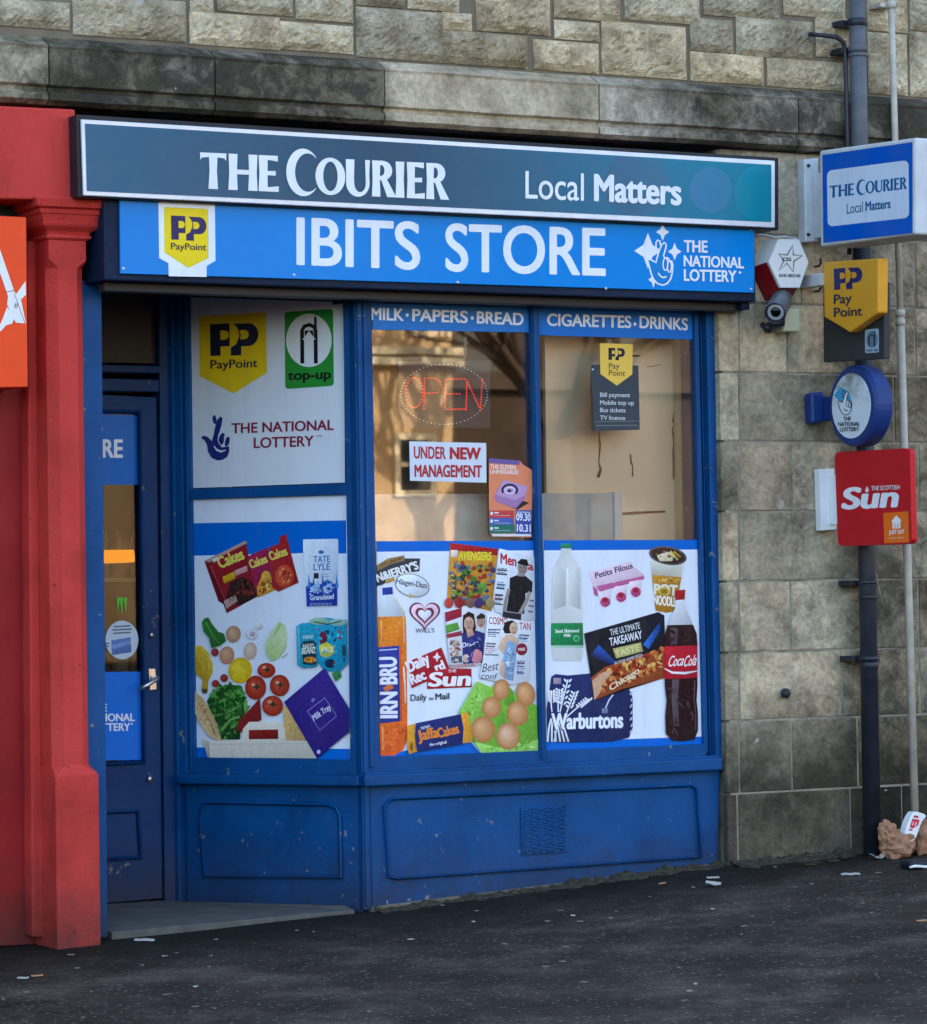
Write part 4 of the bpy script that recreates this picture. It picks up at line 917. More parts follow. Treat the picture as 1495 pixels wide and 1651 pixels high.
# ================================================================== WINDOW VINYLS
LB = (0, 100, 198); SH = (222, 228, 240)
GP = FY(.025)
def sheet(name, plane, off_, frame, polys, label, cat, mat='vinyl', group=None):
    pr = Print(name, plane, off_, None, mat, frame)
    for p, c in polys: pr.poly(p, c)
    return tag(pr.build(), label, cat, group)
class Kid:
    def __init__(s, par, plane, off0, frame, mat='vinyl'): s.par, s.pl, s.o, s.f, s.m, s.last = par, plane, off0, frame, mat, None
    def __call__(s, name):
        if s.last is not None: s.o = s.last.off+(s.last.k+1)*s.last.step
        s.last = Print(name, s.pl, s.o, s.par, s.m, s.f, .00002); return s.last
def egg(K_):
    pr_ = K_('printed_egg'); pr_.grain = .35; return pr_
def inside(p, poly):
    c = False; j = len(poly)-1
    for i in range(len(poly)):
        (xi, yi), (xj, yj) = poly[i], poly[j]
        if (yi > p[1]) != (yj > p[1]) and p[0] < (xj-xi)*(p[1]-yi)/(yj-yi+1e-9)+xi: c = not c
        j = i
    return c
def scatter(pr, poly, n, cols, s0, s1, seed, flat=.5):      # small printed detail inside an outline
    rg_ = random.Random(seed); xa, xb = min(p[0] for p in poly), max(p[0] for p in poly); ya, yb = min(p[1] for p in poly), max(p[1] for p in poly); k = 0
    for _ in range(n*8):
        x, y = rg_.uniform(xa, xb), rg_.uniform(ya, yb); s = rg_.uniform(s0, s1); t = rg_.uniform(0, 180)
        if all(inside((x+dx*s, y+dy*s), poly) for dx, dy in ((0, 0), (1, 0), (-1, 0), (0, 1), (0, -1))):
            pr.ell(x, y, s, s*rg_.uniform(flat*.6, flat*1.4), rg_.choice(cols), t, 7); k += 1
            if k >= n: break
    return pr
def textlines(pr, x0, y0, x1, n, dy, h, cols, seed, sl=0.0):  # blocks of small print
    rg_ = random.Random(seed)
    for i in range(n):
        w = (x1-x0)*rg_.uniform(.6, 1); y = y0+i*dy; x = x0; c = rg_.choice(cols)
        while x < x0+w:
            L_ = rg_.uniform(8, 26); pr.line([(x, y+(x-x0)*sl), (min(x+L_, x0+w), y+(min(x+L_, x0+w)-x0)*sl)], h, c); x += L_+6
        pr.k -= 0
    return pr
# --- upper white sheet on the splayed window
v = sheet('white_window_vinyl', SP, -.0288, 'D', [([(128, 60), (1172, 60), (1182, 1312), (154, 1350)], (212, 216, 224))], 'white window vinyl with PayPoint, top-up and lottery logos', 'window vinyl')
K = Kid(v, SP, -.0275, 'D')
pr = K('payment_badge'); y2 = (226, 190, 26); pr.poly([(210, 205), (655, 180), (662, 580), (442, 720), (216, 605)], y2); pp(pr, aff(282, 258, 604, 244, 286, 474), (34, 34, 56), y2); pr.txt('PayPoint', 286, 556, 600, 545, 58, (34, 34, 50), .02); pr.build()
pr = K('top_up_badge'); gr_ = (40, 138, 52); pr.rrect([(780, 178), (1102, 156), (1108, 668), (784, 690)], 22, gr_); pr.ell(942, 366, 152, 178, (218, 222, 226))
pr.line([(898, 520), (896, 300), (912, 272), (946, 262), (976, 276), (986, 300), (988, 520)], [26]*7, (24, 24, 28)); pr.line([(986, 300), (984, 208)], 18, (24, 24, 28)); pr.poly([(914, 300), (970, 300), (972, 340), (914, 340)], (24, 24, 28))
pr.poly([(942, 304), (986, 360), (972, 360), (974, 530), (914, 532), (912, 362), (898, 362)], (218, 222, 226)); pr.txt('top-up', 800, 632, 1090, 622, 66, (24, 24, 26), .035); pr.build()
pr = K('lottery_mark'); lottery_solid(pr, bgc=(210, 214, 222)); pr.txt('THE NATIONAL', 426, 986, 1108, 962, 68, (128, 30, 56), .025); pr.txt('LOTTERY', 574, 1084, 974, 1070, 70, (128, 30, 56), .025); pr.txt('TM', 990, 1012, 1026, 1010, 14, (128, 90, 110), .0); pr.build()
# --- lower grocery sheet on the splayed window
v = sheet('grocery_window_vinyl', SP, -.0288, 'A', [([(66, -100), (1082, -132), (1108, 1592), (94, 1580)], SH), ([(76, 55), (1080, 36), (1082, 250), (1030, 252), (1028, 158), (800, 160), (800, 248), (760, 250), (78, 266)], LB), ([(93, 1510), (1106, 1520), (1108, 1592), (94, 1580)], LB)],
      'window vinyl of a grocery bag, vegetables, eggs, sugar and tins', 'window vinyl')
K = Kid(v, SP, -.0275, 'A')
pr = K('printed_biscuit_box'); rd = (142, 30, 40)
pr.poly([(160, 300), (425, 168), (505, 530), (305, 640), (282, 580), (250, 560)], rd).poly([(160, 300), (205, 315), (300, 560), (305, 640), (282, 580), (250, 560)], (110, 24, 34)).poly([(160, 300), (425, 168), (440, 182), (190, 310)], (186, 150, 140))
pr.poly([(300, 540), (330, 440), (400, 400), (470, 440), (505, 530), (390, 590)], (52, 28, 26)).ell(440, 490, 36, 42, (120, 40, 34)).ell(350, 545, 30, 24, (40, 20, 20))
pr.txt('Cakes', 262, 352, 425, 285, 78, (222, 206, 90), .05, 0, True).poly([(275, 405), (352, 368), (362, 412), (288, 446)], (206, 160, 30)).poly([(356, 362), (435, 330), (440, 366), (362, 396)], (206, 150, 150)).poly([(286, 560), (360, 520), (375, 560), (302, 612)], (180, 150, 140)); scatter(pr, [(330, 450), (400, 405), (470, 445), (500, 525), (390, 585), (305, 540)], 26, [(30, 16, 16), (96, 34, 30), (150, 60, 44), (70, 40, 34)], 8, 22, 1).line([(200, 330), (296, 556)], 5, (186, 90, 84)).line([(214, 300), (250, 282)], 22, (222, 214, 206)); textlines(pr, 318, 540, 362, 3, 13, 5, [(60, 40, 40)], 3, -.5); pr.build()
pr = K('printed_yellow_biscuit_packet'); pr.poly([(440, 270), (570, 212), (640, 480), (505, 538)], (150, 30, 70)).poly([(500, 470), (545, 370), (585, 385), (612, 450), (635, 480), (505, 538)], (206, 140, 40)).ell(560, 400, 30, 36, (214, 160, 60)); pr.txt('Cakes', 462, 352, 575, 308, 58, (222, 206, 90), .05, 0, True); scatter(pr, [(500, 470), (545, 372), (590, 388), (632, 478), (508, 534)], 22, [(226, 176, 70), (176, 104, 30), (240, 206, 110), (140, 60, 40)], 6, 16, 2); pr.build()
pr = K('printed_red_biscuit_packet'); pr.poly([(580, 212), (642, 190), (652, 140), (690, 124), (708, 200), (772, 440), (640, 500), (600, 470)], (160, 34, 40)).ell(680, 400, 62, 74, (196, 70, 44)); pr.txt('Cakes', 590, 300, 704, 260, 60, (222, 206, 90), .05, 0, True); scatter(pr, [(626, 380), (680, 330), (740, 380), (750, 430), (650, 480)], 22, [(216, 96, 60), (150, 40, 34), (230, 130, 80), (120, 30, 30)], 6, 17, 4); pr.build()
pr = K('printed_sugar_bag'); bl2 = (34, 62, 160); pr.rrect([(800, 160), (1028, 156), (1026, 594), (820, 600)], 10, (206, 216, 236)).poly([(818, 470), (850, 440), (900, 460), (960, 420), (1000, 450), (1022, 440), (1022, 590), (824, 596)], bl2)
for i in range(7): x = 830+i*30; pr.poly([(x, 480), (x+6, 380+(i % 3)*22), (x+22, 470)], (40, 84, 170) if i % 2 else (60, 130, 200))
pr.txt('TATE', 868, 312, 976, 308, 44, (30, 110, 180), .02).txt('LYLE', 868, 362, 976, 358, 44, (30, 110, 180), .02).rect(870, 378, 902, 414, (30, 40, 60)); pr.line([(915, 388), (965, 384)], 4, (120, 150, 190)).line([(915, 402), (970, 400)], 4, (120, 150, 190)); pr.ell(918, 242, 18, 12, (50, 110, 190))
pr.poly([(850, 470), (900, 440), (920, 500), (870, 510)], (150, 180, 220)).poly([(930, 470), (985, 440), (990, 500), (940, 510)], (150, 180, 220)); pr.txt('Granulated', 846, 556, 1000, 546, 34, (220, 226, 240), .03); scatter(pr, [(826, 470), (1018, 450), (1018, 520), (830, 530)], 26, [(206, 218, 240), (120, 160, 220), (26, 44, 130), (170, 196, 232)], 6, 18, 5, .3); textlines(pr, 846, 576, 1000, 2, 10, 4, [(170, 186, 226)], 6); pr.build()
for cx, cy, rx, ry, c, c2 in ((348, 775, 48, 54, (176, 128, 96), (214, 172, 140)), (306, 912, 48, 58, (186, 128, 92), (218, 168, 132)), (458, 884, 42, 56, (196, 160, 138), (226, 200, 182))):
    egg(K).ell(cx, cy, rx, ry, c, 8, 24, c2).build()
pr = K('printed_lemon'); pr.ell(392, 1010, 76, 84, (214, 170, 20), 15, 26, (238, 212, 60)); pr.build()
pr = K('printed_banana'); pr.poly([(92, 850), (140, 850), (185, 895), (214, 970), (212, 1030), (184, 1080), (182, 1145), (150, 1158), (140, 1140), (150, 1070), (100, 1030), (94, 940)], [(226, 190, 60)]*5+[(190, 150, 40)]*7); pr.line([(120, 870), (168, 930), (180, 1010)], 5, (200, 160, 50)).poly([(140, 1130), (182, 1130), (176, 1160), (150, 1160)], (90, 76, 40)); pr.build()
def leafblob(pr, cx, cy, rx, ry, n, seed, cols):
    rg = random.Random(seed)
    for i in range(n):
        a = rg.uniform(0, 2*pi); r = math.sqrt(rg.random()); x, y = cx+rx*r*cos(a), cy+ry*r*sin(a); L_ = rg.uniform(28, 58); t = rg.uniform(0, pi*2); w = rg.uniform(.3, .5)*L_
        d = Vector((cos(t), sin(t))); e = Vector((-d.y, d.x)); p = Vector((x, y))
        pr.poly([tuple(p-d*L_*.6), tuple(p+e*w*.6), tuple(p+d*L_*.3+e*w*.4), tuple(p+d*L_*.7), tuple(p+d*L_*.3-e*w*.4), tuple(p-e*w*.6)], rg.choice(cols))
pr = K('printed_salad_leaves'); pr.poly([(175, 1210), (230, 1130), (330, 1104), (400, 1110), (430, 1200), (440, 1290), (395, 1380), (390, 1460), (270, 1458), (250, 1370), (200, 1280)], (34, 70, 28)); leafblob(pr, 310, 1265, 135, 175, 150, 5, [(40, 98, 34), (58, 128, 44), (30, 78, 30), (84, 150, 60), (104, 164, 80)])
pr.line([(430, 1200), (425, 1260), (436, 1310)], 18, (120, 160, 90)).line([(270, 1400), (330, 1330), (390, 1310)], 16, (110, 160, 80)); pr.build()
pr = K('printed_spinach_leaf'); pr.poly([(142, 700), (160, 672), (186, 666), (210, 710), (250, 760), (285, 770), (300, 820), (260, 850), (205, 866), (190, 800), (155, 760)], (44, 112, 44)).line([(172, 700), (215, 790), (260, 835)], 7, (100, 150, 80)); pr.build()
pr = K('printed_marrow'); pr.poly([(648, 694), (684, 716), (694, 790), (690, 860), (640, 930), (590, 950), (560, 900), (556, 840), (590, 760)], [(170, 196, 130), (196, 210, 150), (206, 220, 170), (190, 206, 140), (180, 200, 130), (170, 190, 120), (176, 200, 130), (190, 210, 150), (196, 214, 160)]).line([(612, 780), (650, 720)], 6, (120, 150, 80)).line([(660, 930), (700, 900)], 5, (150, 170, 110)); pr.build()
pr = K('printed_onion_slice'); pr.ell(470, 772, 38, 34, (214, 208, 214), 0, 22, (236, 234, 238)).ell(470, 774, 20, 18, (186, 170, 180)).ell(512, 722, 26, 20, (216, 214, 212)); pr.build()
for cx, cy, r in ((228, 892, 25), (288, 1060, 25), (232, 1096, 24)): K('printed_cherry_tomato').ell(cx, cy, r, r, (128, 24, 24), 0, 18, (190, 70, 60)).build()
for cx, cy, rx, ry in ((562, 1010, 58, 48), (492, 1122, 68, 78), (648, 1108, 64, 70)):
    pr = K('printed_tomato'); pr.ell(cx, cy, rx, ry, (150, 34, 22), 0, 24, (206, 84, 54)); pr.ell(cx-14, cy-18, 12, 10, (232, 160, 130)); star(pr, cx+6, cy-4, 30, 22, (70, 60, 30)); pr.build()
pr = K('printed_bread_stick'); pr.poly([(90, 1140), (150, 1190), (220, 1310), (268, 1450), (262, 1470), (190, 1440), (120, 1340), (95, 1280)], [(206, 170, 116)]*4+[(222, 190, 140)]*4); pr.line([(120, 1220), (190, 1330), (230, 1430)], 8, (180, 130, 80)); scatter(pr, [(100, 1160), (150, 1200), (220, 1320), (255, 1440), (190, 1430), (110, 1300)], 16, [(186, 140, 86), (228, 200, 152), (170, 120, 70)], 6, 18, 9, .35); pr.build()
pr = K('printed_salami'); pr.poly([(420, 1300), (520, 1190), (530, 1330), (420, 1420), (370, 1400), (380, 1340)], (136, 36, 36)); pr.build()
pr = K('printed_bread_end'); pr.poly([(670, 1250), (700, 1230), (830, 1460), (820, 1470), (680, 1470)], (206, 166, 106)); pr.build()
pr = K('printed_tomato'); pr.ell(602, 1240, 68, 66, (160, 40, 24), 0, 24, (206, 90, 60)); pr.ell(585, 1215, 13, 10, (232, 160, 130)); star(pr, 606, 1232, 32, 24, (70, 60, 30)); pr.build()
pr = K('printed_paper_bag'); pr.poly([(190, 1470), (400, 1460), (410, 1390), (450, 1345), (640, 1342), (680, 1380), (690, 1465), (830, 1468), (890, 1582), (195, 1576)], (222, 212, 196)).poly([(448, 1398), (638, 1394), (640, 1456), (448, 1458)], (136, 34, 30)).poly([(145, 1450), (190, 1470), (195, 1576), (180, 1574)], (196, 184, 166)); pr.line([(200, 1490), (840, 1486)], 4, (196, 184, 164)).line([(330, 1500), (340, 1570)], 4, (200, 190, 170)).line([(620, 1500), (600, 1572)], 5, (206, 194, 176)); pr.build()
pr = K('printed_bean_tin'); te = (36, 150, 178); pr.poly([(756, 724), (790, 704), (850, 700), (890, 712), (902, 960), (880, 990), (800, 996), (762, 974)], te).poly([(786, 840), (810, 818), (870, 816), (886, 840), (886, 970), (850, 976), (800, 970)], (24, 60, 70)).txt('BAKED', 798, 870, 872, 866, 30, (222, 222, 210), .03).txt('BEANZ', 792, 906, 884, 898, 40, (226, 226, 214), .04).ell(846, 942, 42, 20, (206, 130, 50)).txt('HEINZ', 800, 806, 868, 802, 22, (206, 224, 224), .02); scatter(pr, [(806, 925), (884, 925), (884, 962), (806, 965)], 18, [(226, 150, 60), (170, 90, 30), (236, 180, 100)], 6, 11, 8, .7).line([(770, 730), (776, 970)], 9, (90, 190, 206)); pr.build()
pr = K('printed_bean_multipack'); pr.poly([(850, 690), (900, 668), (960, 668), (1010, 676), (1082, 680), (1092, 960), (1050, 1010), (1000, 1020), (930, 1010), (900, 960), (880, 720)], (30, 150, 184)).ell(905, 692, 66, 24, (150, 186, 160)).ell(1030, 698, 58, 22, (150, 186, 170)).line([(870, 694), (960, 712), (1050, 690)], 8, (60, 90, 80))
pr.ell(930, 800, 26, 44, (110, 40, 60)).poly([(904, 850), (950, 826), (1004, 856), (1000, 900), (950, 930), (912, 912)], (206, 196, 70)).txt('4 PACK', 916, 896, 998, 892, 36, (240, 236, 190), .04).ell(975, 965, 34, 30, (24, 50, 74)).ell(1066, 880, 14, 40, (40, 70, 84)).poly([(985, 1030), (1040, 1010), (1050, 1050), (1010, 1082)], (56, 130, 70)); scatter(pr, [(890, 720), (1080, 715), (1085, 950), (1000, 1000), (910, 960)], 30, [(20, 110, 140), (60, 180, 206), (16, 60, 84), (110, 206, 220), (150, 60, 70)], 6, 18, 7); pr.build()
pr = K('printed_chocolate_box'); pr.poly([(676, 1216), (940, 994), (1102, 1262), (1100, 1410), (890, 1582)], [(50, 34, 126), (62, 44, 140), (46, 30, 118), (40, 26, 108), (44, 28, 112)]).line([(830, 1275), (942, 1188), (1018, 1306), (908, 1400)], 5, (150, 140, 200), True)
pr.txt('Milk Tray', 872, 1340, 984, 1262, 40, (226, 222, 240), .02, .2, True).ell(866, 1204, 10, 16, (130, 120, 180), 30).ell(902, 1540, 12, 14, (206, 196, 226)); pr.build()

# --- strips of lettering along the top of the front windows
v = sheet('lettering_strip', GP, .0015, 'E', [([(112, 90), (1092, 108), (1090, 291), (120, 274)], (40, 118, 200))], 'blue window strip reading MILK PAPERS BREAD', 'window vinyl')
K = Kid(v, GP, .0025, 'E'); pr = K('lettering'); pr.txt('MILK', 108, 214, 312, 220, 76, WH, .03).ell(333, 184, 9, 11, WH).txt('PAPERS', 364, 221, 708, 234, 76, WH, .03).ell(736, 202, 9, 11, WH).txt('BREAD', 764, 236, 1054, 248, 76, WH, .03); pr.build()
v = sheet('lettering_strip', GP, .0015, 'F', [([(68, 90), (1034, 110), (1036, 297), (78, 270)], (24, 112, 204))], 'blue window strip reading CIGARETTES DRINKS', 'window vinyl')
K = Kid(v, GP, .0025, 'F'); pr = K('lettering'); pr.txt('CIGARETTES', 124, 212, 646, 226, 76, WH, .03).ell(668, 202, 9, 11, WH).txt('DRINKS', 696, 226, 996, 241, 76, WH, .03); pr.build()

# --- middle product sheet
v = sheet('magazine_window_vinyl', GP, .0015, 'B', [([(76, 56), (1212, 52), (1242, 1592), (104, 1620)], SH), ([(76, 56), (1212, 52), (1213, 122), (78, 132)], LB), ([(300, 1560), (760, 1505), (830, 1592), (104, 1620), (100, 1598)], LB)],
      'window vinyl of magazines, newspapers, orange drink and egg box', 'window vinyl')
K = Kid(v, GP, .0025, 'B')
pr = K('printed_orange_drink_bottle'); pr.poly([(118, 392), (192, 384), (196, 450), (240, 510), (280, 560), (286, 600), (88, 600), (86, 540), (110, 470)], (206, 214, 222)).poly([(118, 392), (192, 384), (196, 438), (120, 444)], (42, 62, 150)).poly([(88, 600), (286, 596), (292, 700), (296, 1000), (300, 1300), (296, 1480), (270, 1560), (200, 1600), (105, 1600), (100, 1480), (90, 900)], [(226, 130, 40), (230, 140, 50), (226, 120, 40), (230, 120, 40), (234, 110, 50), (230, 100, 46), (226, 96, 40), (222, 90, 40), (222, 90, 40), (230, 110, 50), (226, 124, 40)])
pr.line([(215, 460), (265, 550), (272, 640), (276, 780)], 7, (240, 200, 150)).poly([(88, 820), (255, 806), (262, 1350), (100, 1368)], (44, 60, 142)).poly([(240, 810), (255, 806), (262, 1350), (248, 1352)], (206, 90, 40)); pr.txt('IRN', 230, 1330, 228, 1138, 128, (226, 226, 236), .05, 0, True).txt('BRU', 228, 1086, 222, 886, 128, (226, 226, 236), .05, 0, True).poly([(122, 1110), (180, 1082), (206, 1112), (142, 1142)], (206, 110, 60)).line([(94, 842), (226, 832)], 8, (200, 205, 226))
pr.line([(272, 960), (282, 1100), (286, 1220)], 10, (226, 210, 206)); pr.line([(110, 620), (112, 800)], 10, (238, 170, 96)).line([(120, 1390), (124, 1560)], 12, (240, 150, 90)); scatter(pr, [(110, 1400), (290, 1390), (280, 1540), (120, 1580)], 14, [(238, 130, 70), (206, 80, 34)], 12, 30, 31, .3); pr.build()
pr = K('printed_ice_cream_logo'); br2 = (84, 62, 40); pr.poly([(78, 230), (160, 180), (275, 158), (282, 180), (390, 180), (386, 272), (290, 282), (200, 318), (120, 370), (80, 380)], (56, 60, 70)).poly([(78, 230), (160, 182), (275, 160), (280, 196), (180, 222), (80, 272)], (150, 118, 74)).txt('N&JERRY\'S', 84, 352, 384, 256, 62, (232, 232, 232), .05, 0, True).poly([(140, 340), (200, 312), (210, 340), (150, 362)], (190, 150, 80)).txt('ICE CREAM', 108, 236, 262, 186, 18, (74, 52, 36), .02, 0, True); pr.build()
pr = K('printed_oval_ice_cream_logo'); pr.ell(334, 374, 128, 84, (150, 150, 140), 14).ell(334, 374, 119, 76, (220, 226, 236), 14).ell(322, 448, 18, 14, (190, 176, 130)).txt('Häagen-Dazs', 218, 362, 440, 396, 40, (42, 44, 70), .025, 0, True); pr.build()
pr = K('printed_heart_logo'); m1 = (112, 44, 66)
def heart(cx, cy, s): return [(cx+s*16*sin(t)**3/16, cy-s*(13*cos(t)-5*cos(2*t)-2*cos(3*t)-cos(4*t))/16) for t in [2*pi*i/30 for i in range(30)]]
pr.poly(heart(424, 580, 112), m1).poly(heart(424, 580, 98), (236, 196, 214)).poly(heart(424, 584, 68), m1).poly(heart(424, 586, 48), (226, 226, 238)).txt("WALL'S", 358, 716, 494, 712, 32, (84, 84, 100), .01); pr.build()
pr = K('printed_newspaper_titles'); rd2 = (166, 30, 46); pr.poly([(316, 918), (545, 820), (600, 970), (560, 1010), (330, 1116), (318, 1060)], rd2).txt('Daily', 312, 1004, 470, 930, 84, (236, 228, 232), .06, 0, True).txt('Rec', 330, 1092, 442, 1046, 78, (236, 228, 232), .06, 0, True).txt('rd', 510, 1002, 578, 972, 70, (236, 228, 232), .06, 0, True)
star(pr, 512, 890, 30, 36, (236, 226, 228)); pr.poly([(440, 1000), (590, 970), (760, 974), (762, 1106), (442, 1120)], rd2).txt('Sun', 444, 1104, 752, 1096, 104, (238, 234, 238), .045, .16).txt('THE', 590, 1002, 650, 998, 22, (236, 220, 226), .02).txt('Daily', 322, 1206, 438, 1200, 46, (52, 60, 76), .02).txt('Mail', 500, 1198, 602, 1192, 46, (52, 60, 76), .03).ell(470, 1190, 18, 10, (120, 130, 150)); pr.build()
pr = K('printed_comic_cover'); pr.poly([(608, 68), (952, 112), (905, 560), (585, 480), (592, 330)], (196, 140, 50)).poly([(608, 68), (952, 112), (946, 160), (608, 118)], (168, 34, 40)).txt('AVENGERS', 664, 190, 900, 196, 62, (222, 206, 60), .05, .1).rect(612, 120, 660, 170, (226, 214, 214))
rg = random.Random(12)
for i in range(120):
    y = rg.uniform(215, 505); x = rg.uniform(612, 925-(y-215)*.1); pr.ell(x, y, rg.uniform(6, 24), rg.uniform(8, 30), rg.choice([(70, 120, 50), (96, 150, 56), (130, 40, 36), (160, 60, 40), (60, 60, 90), (90, 110, 140), (190, 130, 60), (50, 70, 44)]), rg.uniform(0, 90), 12)
for i in range(5): pr.line([(612+i*3, 300+i*36), (640, 306+i*36)], 8, (220, 190, 120))
pr.k += 0; pr.build()
pr = K('printed_mens_magazine'); pr.poly([(960, 108), (1214, 170), (1220, 620), (1120, 640), (930, 560), (915, 480)], (206, 212, 222)).txt('Men', 968, 216, 1084, 240, 76, (176, 34, 46), .04).txt('a', 1165, 262, 1208, 270, 60, (176, 34, 46), .04)
pr.poly([(1036, 320), (1090, 300), (1150, 306), (1200, 350), (1196, 424), (1150, 430), (1140, 580), (1010, 560), (1030, 440)], (30, 30, 36)).ell(1128, 246, 36, 52, (140, 130, 126)).poly([(1086, 212), (1118, 182), (1160, 188), (1172, 226), (1160, 236), (1110, 222)], (28, 26, 28)).poly([(1090, 280), (1150, 282), (1140, 312), (1096, 308)], (150, 138, 132)).line([(1180, 420), (1150, 500), (1100, 590)], 26, (150, 140, 134)).line([(1030, 400), (1006, 490), (995, 560)], 24, (140, 130, 124)).poly([(985, 560), (1120, 580), (1116, 625), (985, 600)], (40, 40, 48))
for x, y, w in ((945, 262, 70), (940, 290, 76), (945, 366, 56), (938, 392, 60), (930, 440, 58), (925, 468, 60), (920, 505, 56), (1178, 480, 30), (1170, 520, 40), (1165, 560, 36)): pr.line([(x, y), (x+w, y+6)], 12, (60, 66, 80) if w > 50 else (120, 90, 100))
textlines(pr, 950, 250, 1030, 3, 14, 6, [(50, 54, 66), (90, 96, 110)], 11, .08); textlines(pr, 944, 350, 1010, 4, 15, 5, [(70, 130, 170), (60, 66, 80)], 12, .08); textlines(pr, 926, 450, 990, 5, 14, 5, [(150, 60, 70), (60, 66, 80)], 13, .08); scatter(pr, [(1040, 330), (1190, 350), (1140, 570), (1016, 550)], 12, [(40, 40, 48), (22, 22, 26)], 14, 30, 14, .3); pr.build()
pr = K('printed_tv_magazine'); pr.poly([(568, 560), (720, 524), (860, 560), (850, 720), (830, 945), (606, 970), (590, 800)], (206, 206, 214)).poly([(570, 568), (690, 535), (690, 600), (574, 640)], (150, 40, 60)).poly([(575, 660), (660, 640), (676, 690), (580, 722)], (90, 150, 60)).poly([(580, 725), (690, 700), (692, 735), (584, 755)], (160, 50, 70))
pr.poly([(690, 720), (730, 690), (800, 700), (856, 720), (840, 930), (700, 940)], (42, 46, 110)).poly([(696, 640), (700, 590), (740, 562), (778, 580), (794, 680), (780, 716), (700, 716)], (44, 32, 30)).ell(742, 650, 36, 50, (196, 156, 136)).poly([(720, 690), (768, 690), (780, 730), (735, 750)], (190, 150, 130)).ell(828, 630, 32, 48, (186, 150, 130)).poly([(796, 600), (830, 572), (860, 590), (858, 612), (800, 618)], (50, 40, 36)).txt('Drama', 694, 822, 812, 800, 34, (226, 226, 234), .03).ell(798, 885, 42, 52, (206, 130, 140)).ell(644, 862, 26, 30, (190, 150, 130)).poly([(612, 890), (690, 880), (694, 930), (616, 930)], (70, 84, 110)).ell(640, 790, 30, 24, (186, 170, 150)).ell(722, 900, 26, 30, (206, 176, 160))
for x in (585, 660, 740, 800, 880): pr.ell(x+14, 500, 32, 38, [(70, 50, 100), (150, 130, 90), (190, 70, 60), (150, 40, 44), (120, 90, 80)][(x//80) % 5])
scatter(pr, [(700, 745), (850, 740), (836, 920), (704, 935)], 22, [(56, 64, 140), (30, 34, 90), (90, 100, 170)], 8, 22, 15); scatter(pr, [(585, 760), (690, 750), (695, 940), (610, 950)], 30, [(196, 170, 150), (90, 70, 90), (226, 220, 220), (160, 50, 70), (70, 90, 120)], 6, 18, 16); textlines(pr, 600, 950, 820, 2, 10, 5, [(170, 60, 70)], 17, -.05); pr.build()
pr = K('printed_fashion_magazine'); pr.poly([(875, 590), (1190, 640), (1180, 1060), (1060, 1090), (820, 1040), (850, 860)], (214, 218, 226)).txt('COSMO', 886, 652, 1020, 660, 52, (160, 34, 48), .02).txt('TAN', 1105, 692, 1186, 696, 52, (170, 60, 60), .02)
pr.poly([(986, 690), (1000, 640), (1050, 624), (1090, 650), (1086, 700), (1040, 720), (1000, 720)], (36, 28, 28)).ell(1064, 684, 30, 44, (206, 170, 146)).poly([(1010, 730), (1060, 728), (1100, 770), (1096, 840), (1060, 860), (1020, 840), (990, 870), (950, 820), (970, 770)], (210, 172, 148)).poly([(1010, 790), (1040, 770), (1088, 800), (1080, 900), (1060, 1060), (1000, 1050), (975, 960)], (130, 160, 190)).poly([(975, 900), (1000, 940), (1000, 1050), (960, 1010)], (206, 172, 150)).ell(1122, 834, 40, 44, (130, 30, 46)).txt('FREE', 1096, 846, 1148, 842, 20, (230, 210, 214), .03).txt('Best', 836, 1000, 950, 980, 60, (48, 56, 90), .0, .2).txt('conf', 826, 1046, 940, 1052, 44, (48, 56, 90), .0, .2)
for x, y, w in ((880, 690, 90), (876, 712, 86), (866, 790, 70), (862, 812, 66), (855, 872, 100), (1105, 730, 70), (1100, 752, 66), (1090, 930, 54), (1085, 955, 54), (1085, 1000, 50)): pr.line([(x, y), (x+w, y+4)], 9, (90, 100, 120))
textlines(pr, 880, 700, 970, 4, 13, 5, [(60, 66, 86)], 18, .05); textlines(pr, 862, 800, 940, 5, 14, 5, [(170, 70, 80), (60, 66, 86)], 19, .05); textlines(pr, 1092, 735, 1176, 4, 13, 5, [(90, 120, 160)], 20, .05); scatter(pr, [(1012, 800), (1085, 806), (1060, 1050), (1004, 1045), (985, 960)], 24, [(160, 190, 216), (96, 126, 160), (206, 222, 236)], 8, 24, 21, .3); textlines(pr, 1086, 920, 1150, 6, 18, 6, [(90, 110, 170), (150, 60, 80)], 22); pr.build()
for cx, cy, sx_ in ((742, 650, 1.0), (828, 636, .9), (1126, 252, .95), (1066, 690, .8), (644, 866, .6)):
    pr = K('printed_cover_face'); pr.grain = 0.0
    for dx in (-13, 13): pr.ell(cx+dx*sx_, cy-6*sx_, 5*sx_, 3*sx_, (52, 38, 34), 0, 8); pr.line([(cx+(dx-7)*sx_, cy-16*sx_), (cx+(dx+7)*sx_, cy-17*sx_)], 3*sx_, (70, 50, 42))
    pr.line([(cx, cy-4*sx_), (cx+3*sx_, cy+12*sx_), (cx-4*sx_, cy+13*sx_)], 3*sx_, (150, 108, 92)).ell(cx, cy+26*sx_, 11*sx_, 4.5*sx_, (160, 70, 70), 0, 10); pr.build()
